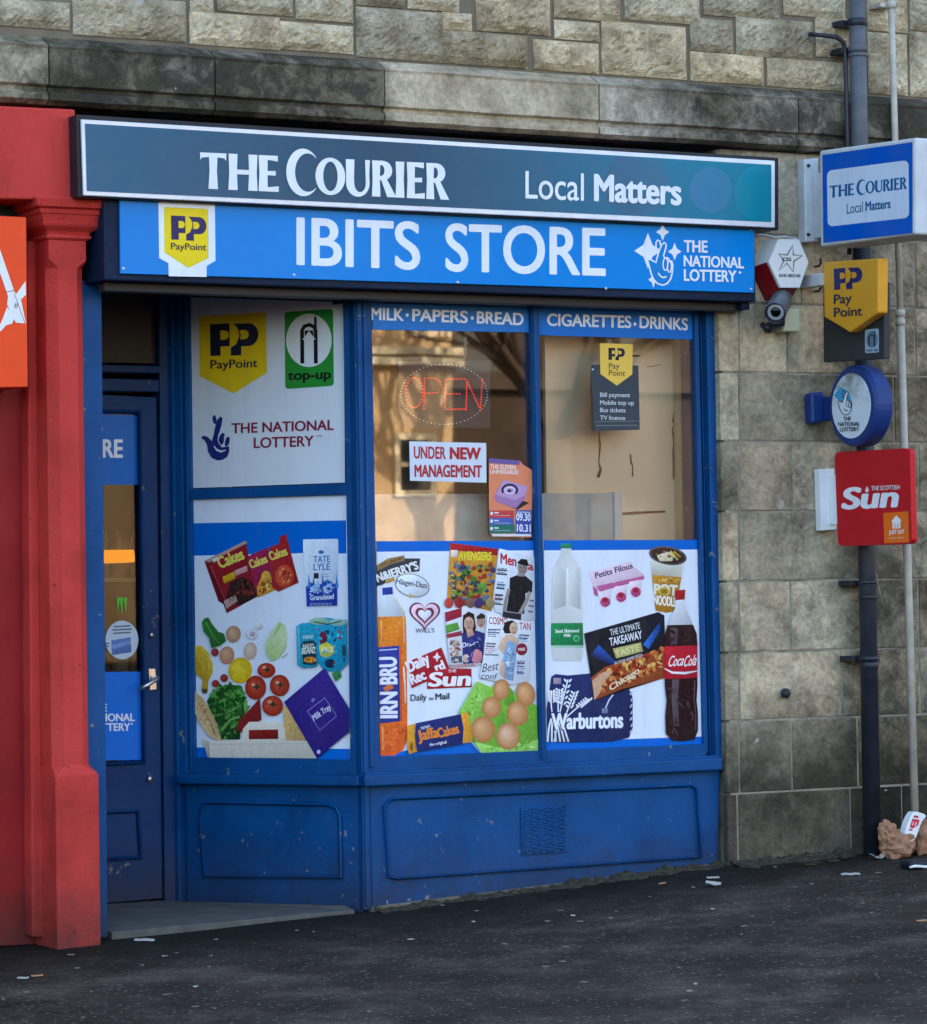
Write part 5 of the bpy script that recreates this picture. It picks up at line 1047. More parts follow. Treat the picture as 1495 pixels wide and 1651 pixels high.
pr = K('printed_egg_box'); pr.poly([(668, 1286), (800, 1062), (905, 1108), (930, 1080), (1230, 1240), (1240, 1580), (840, 1592), (780, 1500), (756, 1430)], (116, 178, 60)).poly([(800, 1062), (905, 1108), (840, 1250), (760, 1390), (745, 1290), (668, 1286)], (140, 196, 84)).poly([(1000, 1180), (1030, 1100), (1066, 1140), (1070, 1220), (1030, 1240), (990, 1230)], (98, 160, 50)).poly([(930, 1330), (965, 1230), (1000, 1300), (1005, 1380), (950, 1400)], (104, 168, 56)).poly([(780, 1500), (950, 1540), (1110, 1540), (1240, 1480), (1240, 1580), (840, 1592)], (150, 204, 100)); scatter(pr, [(690, 1270), (810, 1080), (900, 1110), (770, 1370)], 16, [(130, 190, 76), (156, 210, 104), (100, 160, 50)], 14, 34, 23, .3); scatter(pr, [(800, 1500), (1230, 1480), (1230, 1575), (850, 1585)], 16, [(130, 190, 76), (170, 216, 124), (110, 170, 60)], 12, 30, 24, .35); pr.build()
for cx, cy, rx, ry, rt_ in ((975, 1126, 60, 78, 10), (1150, 1156, 68, 88, -12), (905, 1252, 70, 78, 10), (1092, 1296, 78, 90, -8), (845, 1410, 86, 96, 0), (1024, 1458, 86, 98, 0)):
    egg(K).ell(cx, cy, rx, ry, (176, 116, 66), rt_, 26, (224, 172, 124) if cy < 1440 else (230, 190, 156)).build()
pr = K('printed_cake_packet'); pr.poly([(300, 1385), (362, 1366), (350, 1400), (356, 1540), (372, 1570), (310, 1590), (296, 1500)], (220, 150, 40)).poly([(680, 1300), (735, 1286), (760, 1400), (770, 1500), (700, 1508), (690, 1420)], (220, 150, 50)).poly([(360, 1366), (684, 1300), (704, 1400), (696, 1516), (372, 1572), (356, 1470)], (34, 46, 104)).txt('Jaffa', 378, 1494, 528, 1466, 78, (226, 130, 50), .05, 0, True).txt('Cakes', 524, 1474, 676, 1436, 72, (226, 130, 50), .05, 0, True).txt("McVitie's", 402, 1414, 466, 1392, 22, (220, 220, 230), .02, 0, True).txt('the original', 460, 1532, 582, 1510, 22, (226, 226, 234), .02, 0, True).rect(316, 1510, 340, 1560, (150, 90, 40)); pr.build()

# --- right product sheet
v = sheet('bread_and_cola_window_vinyl', GP, .0015, 'C', [([(74, 50), (1190, 46), (1214, 1522), (94, 1562)], SH), ([(74, 50), (1190, 46), (1191, 116), (76, 122)], LB), ([(92, 1500), (1212, 1462), (1214, 1522), (94, 1562)], LB)],
      'window vinyl of milk, noodles, pizza, sliced bread and cola', 'window vinyl')
K = Kid(v, GP, .0025, 'C')
pr = K('printed_milk_bottle'); mk_ = (214, 216, 214); pr.poly([(200, 95), (272, 95), (276, 150), (335, 240), (352, 300), (356, 640), (366, 720), (362, 860), (345, 920), (145, 920), (128, 860), (126, 640), (134, 300), (150, 240), (196, 150)], [(206, 210, 212)]*2+[(216, 218, 216)]*6+[(196, 200, 198)]*2+[(206, 208, 206)]*5).rrect([(196, 72), (278, 72), (280, 108), (194, 108)], 8, (40, 132, 104)).poly([(128, 646), (356, 644), (362, 806), (126, 806)], (28, 128, 74)).poly([(128, 806), (362, 806), (362, 822), (126, 820)], (150, 196, 170))
pr.poly([(138, 250), (200, 232), (232, 280), (234, 520), (150, 548)], (196, 200, 198)).poly([(264, 280), (300, 232), (340, 260), (340, 548), (262, 520)], (200, 204, 202)).line([(248, 250), (250, 520)], 10, (228, 230, 230)).txt('Semi Skimmed', 158, 716, 330, 712, 26, (226, 238, 230), .03).txt('Milk', 220, 746, 272, 744, 22, (226, 238, 230), .03).ell(310, 756, 24, 24, (110, 180, 140)).ell(310, 756, 16, 16, (40, 140, 84)); pr.build()
pr = K('printed_yoghurt_pots'); pr.poly([(400, 280), (700, 200), (720, 236), (800, 300), (800, 330), (480, 420), (430, 380)], (222, 196, 212)).poly([(455, 380), (795, 305), (800, 330), (480, 420)], (190, 96, 150)).txt('Petits Filous', 448, 326, 718, 250, 42, (60, 44, 90), .03, .1, True)
for x, y in ((516, 480), (630, 444), (736, 408)): pr.poly([(x-46, y-60), (x+48, y-76), (x+40, y+30), (x, y+56), (x-38, y+36)], (226, 206, 220)).ell(x+2, y+14, 36, 36, (186, 70, 120)).ell(x, y, 20, 18, (160, 34, 54))
pr.poly([(428, 380), (460, 400), (466, 456), (438, 440)], (186, 90, 140)); pr.build()
pr = K('printed_noodle_pot'); pr.poly([(842, 196), (1092, 196), (1066, 320), (1048, 430), (1014, 560), (962, 572), (880, 556), (862, 400)], [(216, 220, 210)]*2+[(206, 206, 190)]*2+[(150, 110, 60)]*2+[(140, 100, 50)]*2).poly([(858, 300), (1066, 314), (1030, 520), (1014, 560), (962, 572), (880, 556)], (176, 124, 42)).ell(968, 160, 138, 66, (92, 84, 86), 10).ell(968, 160, 122, 54, (62, 44, 38), 10).poly([(890, 160), (960, 130), (1010, 150), (1000, 200), (910, 200)], (216, 204, 180)).line([(985, 130), (1040, 190)], 16, (214, 190, 90)).line([(1010, 130), (1060, 170)], 12, (190, 150, 60))
pr.txt('POT', 866, 440, 1040, 452, 80, (226, 222, 200), .06).txt('NOODLE', 866, 512, 1030, 530, 70, (236, 234, 226), .05).ell(940, 416, 40, 30, (206, 176, 70)).ell(940, 416, 26, 18, (150, 120, 30)); scatter(pr, [(862, 305), (1060, 316), (1050, 360), (866, 360)], 22, [(222, 176, 70), (120, 80, 30), (240, 206, 120), (90, 60, 30)], 7, 20, 26, .3); scatter(pr, [(860, 150), (960, 110), (1070, 160), (1000, 205), (900, 200)], 20, [(206, 176, 90), (120, 70, 40), (230, 214, 180), (60, 110, 50)], 6, 16, 27, .4); pr.build()
pr = K('printed_bread_loaf'); nv = (32, 44, 92); pr.poly([(130, 1030), (160, 1012), (250, 1022), (420, 1006), (600, 1100), (690, 1120), (716, 1180), (716, 1400), (690, 1470), (560, 1500), (250, 1506), (100, 1500), (96, 1260), (120, 1100)], nv)
for (x0, y0, x1, y1) in ((150, 1500, 250, 1050), (200, 1420, 300, 1140), (180, 1360, 190, 1120), (230, 1330, 400, 1190), (140, 1330, 130, 1130)):
    pr.line([(x0, y0), ((x0+x1)/2-6, (y0+y1)/2), (x1, y1)], 9, WH)
    for k in range(5):
        t = .62+.09*k; x, y = x0+(x1-x0)*t, y0+(y1-y0)*t; pr.ell(x+18, y, 7, 17, WH, 40, 10); pr.ell(x-16, y, 7, 17, WH, -40, 10)
for k in range(6): pr.line([(104+k*30, 1500), (112+k*22, 1400), (130+k*10, 1330)], 13, WH)
for k in range(7): pr.ell(704+(k % 2)*6, 1150+k*46, 7, 16, (180, 186, 210), 30, 10)
pr.txt('Warburtons', 122, 1420, 656, 1408, 134, nv, .06).txt('Warburtons', 130, 1412, 648, 1400, 118, (232, 236, 244), .05).line([(520, 1258), (545, 1200), (575, 1160)], 10, (206, 210, 226)).rect(494, 1260, 536, 1294, (120, 130, 170)).rect(145, 1040, 200, 1084, (160, 140, 160)); pr.build()
pr = K('printed_pizza_box'); pr.poly([(366, 720), (900, 566), (944, 590), (950, 830), (945, 1040), (440, 1202)], [(20, 24, 34), (26, 30, 42), (22, 26, 36), (24, 26, 36), (30, 28, 34), (20, 20, 28)]).poly([(410, 880), (470, 800), (600, 930), (560, 950)], [(24, 34, 60), (40, 90, 190), (30, 60, 130), (20, 30, 60)]).poly([(790, 800), (910, 640), (920, 690), (830, 830)], [(50, 120, 220), (30, 60, 130), (26, 44, 90), (36, 90, 180)])
pr.poly([(415, 1040), (520, 960), (800, 870), (945, 826), (945, 1040), (640, 1120), (440, 1200)], (150, 72, 40)); rg = random.Random(4)
for i in range(130): x = rg.uniform(480, 930); y = 1080-.42*(x-480)+rg.uniform(-70, 70); pr.ell(x, max(y, 1000-.42*(x-480)+20), rg.uniform(8, 24), rg.uniform(8, 18), rg.choice([(150, 40, 30), (196, 110, 50), (220, 170, 90), (110, 34, 26), (206, 130, 70)]), rg.uniform(0, 90), 10)
pr.poly([(424, 1060), (480, 1010), (540, 985), (560, 1010), (500, 1080), (480, 1150), (440, 1200)], [(206, 160, 130)]*7).txt('THE ULTIMATE', 556, 738, 770, 684, 46, (206, 210, 216), .02, .1, True).txt('TAKEAWAY', 552, 812, 786, 756, 58, (222, 224, 230), .03, .1, True).poly([(572, 830), (775, 784), (790, 850), (596, 900)], (176, 170, 110)).txt('TASTE', 590, 892, 770, 842, 46, (214, 206, 140), .04, .1, True).txt('IN YOUR HOME? PIZZA', 590, 946, 790, 884, 22, (206, 204, 206), .02, 0, True).txt('Chicago', 556, 1136, 770, 1000, 44, (230, 206, 170), .04, .2, True); pr.k += 0; pr.build()
pr = K('printed_cola_bottle'); ck = (42, 22, 26); pr.poly([(1024, 478), (1090, 478), (1100, 540), (1130, 610), (1150, 660), (968, 660), (990, 600), (1020, 540)], (206, 208, 216)).poly([(1018, 410), (1094, 404), (1090, 476), (1024, 480)], (166, 30, 38)).poly([(968, 660), (1150, 656), (1176, 720), (1182, 800), (1182, 1100), (1176, 1200), (1186, 1300), (1186, 1420), (1160, 1484), (1080, 1494), (1000, 1490), (955, 1440), (950, 1320), (960, 1200), (948, 1100), (944, 800), (950, 720)], ck)
pr.poly([(990, 680), (1040, 680), (1036, 800), (985, 800)], (84, 66, 74)).poly([(1000, 1050), (1050, 1050), (1040, 1200), (1050, 1390), (1010, 1380), (996, 1200)], (88, 72, 80)).poly([(944, 814), (1182, 806), (1182, 1040), (944, 1048)], (178, 30, 46)).txt('Coca', 966, 960, 1076, 950, 76, (236, 228, 232), .015, .28).txt('Cola', 1078, 960, 1168, 948, 76, (236, 228, 232), .015, .28).line([(944, 972), (1000, 1002), (1090, 1006), (1180, 990)], [4, 16, 18, 6], (236, 228, 232)); scatter(pr, [(975, 680), (1140, 680), (1170, 800), (955, 800)], 14, [(60, 34, 36), (30, 14, 18)], 10, 26, 29, .4); scatter(pr, [(960, 1060), (1170, 1060), (1180, 1420), (960, 1420)], 26, [(58, 32, 34), (28, 14, 16), (74, 50, 54)], 12, 34, 30, .3); pr.line([(1162, 1060), (1158, 1190), (1170, 1300), (1168, 1420)], 7, (96, 74, 80)).line([(1000, 1440), (1014, 1400), (1040, 1450)], 6, (100, 84, 90)); pr.build()

# --- notices on and behind the glass
v = sheet('new_management_notice', GP, .0015, 'E', [([(346, 966), (822, 976), (824, 1222), (350, 1210)], (206, 212, 226))], 'white notice in red reading UNDER NEW MANAGEMENT', 'notice', 'paper')
K = Kid(v, GP, .0025, 'E', 'paper'); pr = K('lettering'); rr_ = (172, 44, 52); pr.txt('UNDER', 374, 1072, 572, 1076, 76, rr_, .03); pr.build(); pr = K('lettering'); pr.txt('NEW', 596, 1077, 790, 1080, 76, rr_, .055); pr.build(); pr = K('lettering'); pr.txt('MANAGEMENT', 378, 1186, 796, 1190, 76, rr_, .04); pr.build()
v = sheet('orange_poster', GP, .0025, 'E', [([(838, 1070), (1030, 1085), (1050, 1110), (1118, 1150), (1108, 1210), (1104, 1560), (860, 1556), (840, 1530)], (222, 132, 96))], 'orange poster with a mauve box, curling at its corner', 'poster', 'paper')
K = Kid(v, GP, .0035, 'E', 'paper'); pr = K('printed_picture'); pr.poly([(838, 1070), (1030, 1085), (1028, 1112), (840, 1100)], (110, 90, 150)).txt('THE ELEVEN', 846, 1136, 1006, 1142, 28, (236, 220, 214), .03).txt('UNMISSABLES', 846, 1166, 1022, 1170, 24, (236, 220, 214), .03)
pr.poly([(900, 1340), (1015, 1390), (1090, 1345), (1030, 1330)], (56, 40, 44)).poly([(872, 1304), (930, 1204), (1080, 1246), (1062, 1320), (1005, 1382), (886, 1340)], (160, 118, 164)).poly([(930, 1204), (1080, 1246), (1062, 1300), (1000, 1330), (882, 1296)], (184, 146, 188)).line(arc(968, 1268, 46, 34, 150, 400, 14), 14, (44, 40, 60)).line(arc(968, 1270, 30, 20, 0, 360, 14), 8, (214, 204, 226)).ell(966, 1272, 12, 9, (40, 36, 56))
pr.rect(842, 1394, 994, 1440, (196, 64, 62)).rect(842, 1440, 994, 1482, (72, 96, 168)).rect(842, 1482, 1000, 1536, (44, 110, 92)).rect(1004, 1392, 1104, 1540, (62, 74, 150)).txt('09.30', 1008, 1456, 1098, 1460, 46, (226, 230, 240), .03).txt('10.31', 1012, 1524, 1098, 1528, 46, (226, 230, 240), .03).rect(860, 1540, 1100, 1554, (216, 214, 220))
for y in (1412, 1460, 1506): pr.ell(856, y, 9, 11, (222, 220, 226)); pr.line([(872, y-4), (900, y-3)], 8, (222, 214, 222)).line([(872, y+12), (970, y+13)], 3, (190, 180, 200))
pr.line([(1012, 1404), (1096, 1406)], 8, (180, 180, 210)); pr.build()
v = sheet('payment_services_notice', GP, .0015, 'F', [([(398, 452), (690, 458), (698, 856), (412, 862)], (62, 68, 76))], 'dark notice with a yellow PayPoint pennant on the right window', 'notice', 'paper')
K = Kid(v, GP, .0025, 'F', 'paper'); pr = K('pennant'); pr.poly([(450, 320), (654, 326), (652, 512), (556, 582), (454, 510)], (232, 192, 84)); pp(pr, aff(504, 348, 606, 350, 504, 424), (44, 40, 52), (232, 192, 84)); pr.txt('Pay', 506, 478, 572, 478, 36, (70, 60, 62), .01).txt('Point', 506, 520, 608, 524, 36, (70, 60, 62), .01); pr.build()
pr = K('lettering')
for t, x1, y in (('Bill payment', 638, 652), ('Mobile top up', 662, 700), ('Bus tickets', 610, 746), ('TV licence', 608, 794)): pr.txt(t, 452, y, x1, y+2, 27, (196, 200, 206), .02)
pr.build(); pr = K('small_print'); pr.line([(416, 806), (696, 802)], 2, (150, 150, 150)).line([(424, 830), (684, 828)], 6, (112, 116, 120)).ell(407, 482, 6, 6, (214, 214, 214)); pr.build()
# --- door stickers
DPl = FY(YD+.012)
v = sheet('door_name_sticker', DPl, .0015, 'J', [([(300, 618), (585, 628), (588, 922), (304, 922)], (12, 104, 190))], 'blue sticker at the top of the door glass ending in RE', 'sticker')
K = Kid(v, DPl, .0025, 'J'); K('lettering').txt('STORE', 276, 806, 520, 808, 78, WH, .035).build()
v = sheet('door_lottery_sticker', DPl, .0015, 'K', [([(310, 118), (614, 116), (620, 500), (316, 506)], (14, 112, 214))], 'blue lottery sticker on the lower door glass', 'sticker')
K = Kid(v, DPl, .0025, 'K'); pr = K('lettering'); pr.txt('THE', 372, 290, 466, 290, 34, WH, .035).txt('NATIONAL', 372, 334, 588, 332, 34, WH, .035).txt('LOTTERY', 388, 376, 568, 374, 34, WH, .035).ell(575, 344, 4, 4, WH); pr.build()
v = Print('round_door_sticker', DPl, .0015, None, 'vinyl', 'J'); v.ell(516, 1578, 70, 82, (186, 202, 216)); v = tag(v.build(), 'round pale sticker on the door glass', 'sticker')
K = Kid(v, DPl, .0025, 'J'); pr = K('printed_card'); pr.poly([(470, 1580), (552, 1566), (556, 1630), (474, 1642)], (86, 116, 176)).poly([(472, 1600), (552, 1580), (553, 1596), (474, 1618)], (120, 150, 200))
for y, w in ((1520, 70), (1534, 84), (1548, 74)): pr.line([(516-w/2, y+2), (516+w/2, y-2)], 6, (90, 104, 124))
pr.line([(446, 1594), (462, 1592)], 6, (90, 104, 124)).line([(446, 1606), (462, 1604)], 5, (90, 104, 124)); pr.build()
v = Print('green_claw_sticker', DPl, .0015, None, 'vinyl', 'J')
for x, l in ((500, 62), (514, 76), (530, 66)): v.poly([(x-8, 1400), (x+7, 1398), (x+5, 1420), (x+2, 1400+l), (x-4, 1430)], (96, 190, 70))
tag(v.build(), 'small green claw mark sticker on the door glass', 'sticker')
# ================================================================== BEHIND THE GLASS
db = thing('tan_display_board', Pt(985, 860, .2), 'tan backing board with brown glue streaks inside the right window', 'board')
slab('board', [(889, 470), (1100, 470), (1112, 1230), (893, 1235)], .2, .22, MT['tan'], db)
slab('board_edge', [(878, 470), (889.5, 470), (894, 1236), (886, 1236)], .19, .21, MT['tan'], db)
pr = Print('glue_streak', FY(.2), .002, db, 'paper', 'F'); gl_ = (104, 38, 22)
pr.line([(446, 868), (452, 960), (444, 1060), (456, 1100), (440, 1150)], [8, 12, 7, 16, 22], gl_).line([(640, 1006), (644, 1060), (654, 1080), (653, 1145)], [8, 12, 7, 9], gl_).line([(912, 732), (903, 800), (908, 822), (900, 860), (912, 930), (904, 1000), (910, 1080), (906, 1164)], [4, 10, 4, 8, 15, 10, 17, 8], gl_).line([(640, 400), (660, 398), (700, 397)], [10, 14, 8], gl_).line([(590, 1376), (680, 1370), (760, 1366), (858, 1362)], [16, 18, 13, 12], gl_)
pr.line([(740, 466), (790, 462), (830, 450)], [5, 6, 3], (176, 136, 100)); pr.build()
lin_ = slab('window_lining', [(1096, 470), (1126, 470), (1136, 1226), (1106, 1226)], .14, .24, MT['creamwood'], None); tag(lin_, 'cream upright lining at the right side of the right window', 'lining')
gb = thing('grey_shelf_back', Pt(800, 870, .15), 'low grey shelving back standing behind the two front windows', 'shelving')
slab('back_panel', [(560, 797), (994, 795), (998, 1230), (565, 1236)], .15, .165, MT['greyboard'], gb, .002)
slab('end_post', [(991, 793), (1003, 793), (1008, 1232), (996, 1232)], .135, .175, MT['white'], gb, .003)
os_ = thing('open_sign', Pt(*fx('E', 560, 885), .10), 'dark LED sign spelling OPEN in red dots, hung in the window', 'sign')
OY = .10
slab('panel', [fx('E', *p) for p in ((276, 470), (852, 465), (850, 884), (278, 884))], OY, OY+.02, plain('smoky_led_panel', (46, 54, 66), .4), os_, .003)
red_l = emit('red_led', (255, 36, 26), .3); wl = emit('white_led', (206, 220, 226), .1)
def leds(name, pts, mat, r):
    bm = bmesh.new()
    for x, y in pts:
        p = Pt(*fx('E', x, y), OY-.003); add_tube(bm, [p+Vector((0, .004, 0)), p], [r, r*.8], 6)
    mk(name, bm, mat, os_)
def dots(path, step):
    out = []
    for a, b in zip(path, path[1:]):
        a, b = Vector(a), Vector(b); n = max(1, int((b-a).length/step))
        out += [tuple(a.lerp(b, i/n)) for i in range(n)]
    return out+[path[-1]]
for q in (arc(378, 665, 52, 92, 0, 360, 26), [(438, 765), (442, 576), (500, 574), (540, 596), (548, 632), (524, 664), (444, 668)], [(690, 578), (572, 582), (570, 768), (692, 766)], [(572, 672), (660, 672)], [(700, 768), (704, 588), (788, 770), (800, 580)]):
    leds('letter_leds', dots(q, 15), red_l, .0027)
leds('oval_leds', arc(562, 675, 268, 186, 0, 360, 64)[:-1], wl, .0019)
for k in range(9):
    p0 = Pt(*fx('E', 692, 300+k*18), OY+.005); bm = bmesh.new(); add_tube(bm, [p0+Vector((.005*cos(t)*(k % 2), .005*cos(t)*(1-k % 2), .009*sin(t))) for t in [2*pi*i/8 for i in range(9)]], .0015, 5, False); mk('chain_link', bm, MT['steel'], os_)
# seen through the door glass
la = slab('amber_wall_light', [fx('J', *p) for p in ((400, 1198), (572, 1196), (574, 1250), (404, 1256))], 2.2, 2.25, emit('amber_glow', (255, 150, 20), .25), None, .01); tag(la, 'glowing amber light seen deep through the door glass', 'lamp')
sh = thing('shop_shelf', (Xat(150, 1000, 2.6), 2.6, .02), 'dim shelf of bottles seen through the door glass', 'shelf')
xs_ = Xat(190, 1000, 2.6)
for z in (.4, .85, 1.3, 1.75): box('shelf_board', xs_-.8, xs_+.5, 2.5, 2.8, z, z+.02, MT['creamwood'], sh)
box('shelf_side', xs_+.5, xs_+.53, 2.48, 2.82, .02, 2.0, MT['creamwood'], sh)
rg = random.Random(8)
for z in (.42, .87, 1.32):
    for i in range(13):
        x = xs_-.75+i*.095; h = rg.uniform(.2, .3); m_ = [MT['dark'], MT['tan'], MT['signred'], MT['yellow'], MT['cream']][rg.randrange(5)]
        bm = bmesh.new(); add_tube(bm, [(x, 2.6, z+.001), (x, 2.6, z+h*.6), (x, 2.6, z+h*.8), (x, 2.6, z+h)], [.036, .036, .014, .013], 10); tag(mk('bottle', bm, m_, None, True), 'dim bottle standing on the shelf behind the door glass', 'bottle', 'bottles on the shelf behind the door')

# ================================================================== LITTER
def gpt(px, py):                                  # where the photo's ray meets the sloping pavement
    d = ray(px, py); t0, t1 = 5.0, 18.0
    for _ in range(60):
        m = (t0+t1)/2; p = CAM+d*m
        if p.z > gz(p.x, p.y): t0 = m
        else: t1 = m
    p = CAM+d*t0; return Vector((p.x, p.y, gz(p.x, p.y)+noise.noise((p.x*1.3, p.y*1.3, 2))*.010+noise.noise((p.x*4, p.y*4, 9))*.003))
def crumple(name, c, rx, ry, rz, mat, parent, seed, rot=0.0, sub=3, rough=.35):
    bm = bmesh.new(); bmesh.ops.create_icosphere(bm, subdivisions=sub, radius=1); jt = random.Random(int(seed*100))
    for v_ in bm.verts:
        d = v_.co.normalized(); k = 1+rough*(noise.noise(d*1.7+Vector((seed, 0, 0)))+1.0*(.5-2*abs(noise.noise(d*2.6+Vector((0, seed, 0)))))+.7*(.4-2*abs(noise.noise(d*5.5+Vector((0, 0, seed))))))
        k *= 1+jt.uniform(-.13, .13)
        x, y, z = d.x*rx*k, d.y*ry*k, d.z*rz*k
        v_.co = Vector((x*cos(rot)-z*sin(rot), y, x*sin(rot)+z*cos(rot)))+c
    return mk(name, bm, mat, parent)
brown = plain('brown_paper_bag', (158, 116, 90), .85, 0, .2, 25, .6)
c0 = gpt(1458, 1384); c0.y = max(c0.y, -.35)
g = thing('crumpled_paper_bag', c0, 'crumpled brown paper bag lying by the foot of the pipes', 'paper bag')
crumple('bag_body', c0+Vector((.0, .0, .05)), .07, .06, .052, brown, g, 3.3, .15, 3, .26); crumple('bag_neck', c0+Vector((-.045, .01, .105)), .035, .035, .05, brown, g, 7.1, .3, 3, .26)
c1 = c0+Vector((.12, .02, 0)); tag(crumple('brown_paper_bag', c1+Vector((.03, 0, .075)), .06, .05, .075, brown, None, 9.4, .1, 3, .26), 'second brown paper bag cut off by the right edge', 'paper bag')
cup = thing('paper_cup', c0+Vector((.06, .03, .08)), 'squashed white paper cup with red print on the brown bag', 'paper cup')
CP = FY(c0.y-.03)
outer = fp('V', [(940, 245), (985, 236), (1060, 258), (1150, 280), (1206, 330), (1100, 470), (1020, 700), (985, 790), (900, 870), (820, 800), (766, 690), (800, 540), (870, 360)])
prism('cup_body', [CP.at(x, y) for x, y in outer], (0, .045, 0), MT['white'], cup, .008, 3)
pr = Print('red_print', CP, .0015, cup, 'paper', 'V'); rp = (196, 40, 66)
pr.poly([(940, 310), (1036, 330), (1030, 372), (930, 352)], rp).poly([(910, 380), (1060, 410), (1020, 520), (900, 590), (862, 540)], rp).poly([(840, 590), (915, 600), (900, 632), (835, 616)], rp).line([(905, 520), (935, 440)], 18, (226, 216, 226)).line([(960, 530), (990, 450)], 18, (226, 216, 226)); pr.build()
sp0 = gpt(1490, 1402)
shoe = thing('dark_plastic_tray', sp0, 'dark food tray with a white rim lying at the right edge', 'tray')
bm = bmesh.new(); add_tube(bm, [sp0+Vector((-.07+.025*i, .0, .012+.003*sin(i*1.4))) for i in range(9)], [.004]+[.006]*7+[.004], 8); mk('rim', bm, MT['white'], shoe, True)
bm = bmesh.new(); add_box(bm, sp0.x-.06, sp0.x+.14, sp0.y+.006, sp0.y+.09, sp0.z+.002, sp0.z+.035); bev(bm, .012, 2); mk('tray_body', bm, MT['black'], shoe)
lf = plain('damp_dead_leaf', (70, 52, 34), .9, 0, .3, 30)
scrap_w = plain('dirty_white_paper', (170, 168, 162), .8, 0, .12, 30); scrap_g = plain('grey_gum_and_grit', (112, 108, 102), .9, 0, .2, 30); scrap_o = plain('cigarette_filter', (176, 128, 86), .8, 0, .15, 30)
def scrap(px, py, L_, w, mat, name, label, cat, seed, group=None, curl=.06):
    c = gpt(px, py)+Vector((0, 0, .003)); rg_ = random.Random(seed); a = rg_.uniform(-.9, .9); bm = bmesh.new(); n = 4; rows = []
    for i in range(n+1):
        t = i/n-.5; x = t*L_; ww = w*(1-abs(t)*rg_.uniform(0, 1))*rg_.uniform(.6, 1.3); z = curl*L_*(t*t*2)*rg_.uniform(-.2, 1)+rg_.uniform(0, .1)*w
        rows.append([bm.verts.new(c+Vector((x*cos(a)-s_*ww/2*sin(a), x*sin(a)+s_*ww/2*cos(a), z+(.12*w if s_ > 0 else 0)))) for s_ in (-1, 1)])
    for p, q in zip(rows, rows[1:]): bm.faces.new((p[0], q[0], q[1], p[1]))
    geo = bmesh.ops.extrude_face_region(bm, geom=bm.faces[:]); bmesh.ops.translate(bm, verts=[v_ for v_ in geo['geom'] if isinstance(v_, bmesh.types.BMVert)], vec=(0, 0, .0025))
    bmesh.ops.recalc_face_normals(bm, faces=bm.faces[:])
    return tag(mk(name, bm, mat), label, cat, group)
scrap(233, 1519, .075, .03, scrap_w, 'paper_scrap', 'white folded paper scrap in front of the door step', 'litter', 1)
scrap(1150, 1428, .06, .06, scrap_w, 'crumpled_tissue', 'crumpled pale tissue on the pavement near the end of the blue riser', 'litter', 2, None, .5)
scrap(1150, 1416, .05, .025, scrap_w, 'paper_scrap', 'flat white scrap just behind the crumpled pale tissue', 'litter', 3)
scrap(1372, 1413, .075, .03, scrap_w, 'paper_scrap', 'bright white scrap lying near the foot of the downpipe', 'litter', 4)
scrap(1416, 1385, .08, .03, scrap_w, 'torn_napkin', 'torn pale napkin between downpipe and paper bag', 'litter', 5, None, .4)
scrap(1068, 1425, .05, .012, scrap_o, 'cigarette_end', 'tan cigarette end on the pavement below the right window', 'litter', 6)
scrap(60, 1576, .04, .018, scrap_o, 'cigarette_end', 'tan cigarette end lying in front of the red pilaster', 'litter', 7)
scrap(37, 1580, .04, .018, scrap_w, 'cigarette_end', 'pale cigarette end left of the tan one by the red pilaster', 'litter', 8)
scrap(1486, 1485, .04, .016, scrap_o, 'cigarette_end', 'orange cigarette end on the pavement at the right edge', 'litter', 9)
rg = random.Random(21)
BITS = [fx('L', *p) for p in ((65, 848), (340, 942), (255, 965), (180, 980), (420, 1022), (372, 1080), (540, 1060), (665, 848), (765, 830), (1068, 942), (1145, 940), (1115, 1000), (80, 1420), (45, 1465), (15, 1518), (380, 1514), (606, 1480), (523, 1472), (1000, 1395), (350, 1134), (600, 1262), (548, 1282), (885, 1296), (1160, 766), (548, 726))]
BITS += [fx('N', *p) for p in ((40, 782), (205, 806), (190, 862), (545, 856), (670, 828), (705, 856), (850, 842), (880, 810), (610, 800), (1040, 738), (1250, 690), (1070, 855), (1340, 800), (370, 1052), (540, 1073), (620, 1052), (725, 1158), (475, 1216), (1180, 1084), (1262, 1158), (1235, 1194), (1210, 1240), (635, 985), (340, 970), (1470, 770), (1490, 884))]
BITS += [fx('M', *p) for p in ((850, 1018), (760, 1010), (300, 1140), (290, 1208), (50, 1140), (215, 1310), (295, 1290), (60, 1350), (215, 1412), (320, 1420), (1145, 1442), (1295, 1056), (1370, 1056), (670, 1102), (530, 1070), (325, 1050))]
BITS += [fx('K', *p) for p in ((310, 1355), (335, 1412), (282, 1442), (230, 1486), (120, 1528), (15, 1556), (400, 1524), (360, 1630), (620, 1400), (720, 1360), (770, 1346))]
for i, (x, y) in enumerate(BITS):
    scrap(x, y, rg.uniform(.010, .026), rg.uniform(.006, .014), rg.choice([scrap_w, scrap_g, scrap_g, scrap_g, scrap_g, scrap_g, scrap_g, lf, lf]), 'litter_scrap', 'tiny scrap among many scattered over the tarmac', 'litter', i+50, 'tiny scraps scattered on the pavement')
for i, (x, y) in enumerate([fx('L', *p) for p in ((1030, 590), (1000, 640), (960, 670), (1050, 640), (800, 690), (760, 700), (890, 684), (1180, 660))]):
    scrap(x, y+3, rg.uniform(.03, .06), .02, lf, 'dead_leaf', 'damp brown dead leaf lodged at the foot of the wall', 'leaf', i+300, 'dead leaves at the foot of the wall', .5)

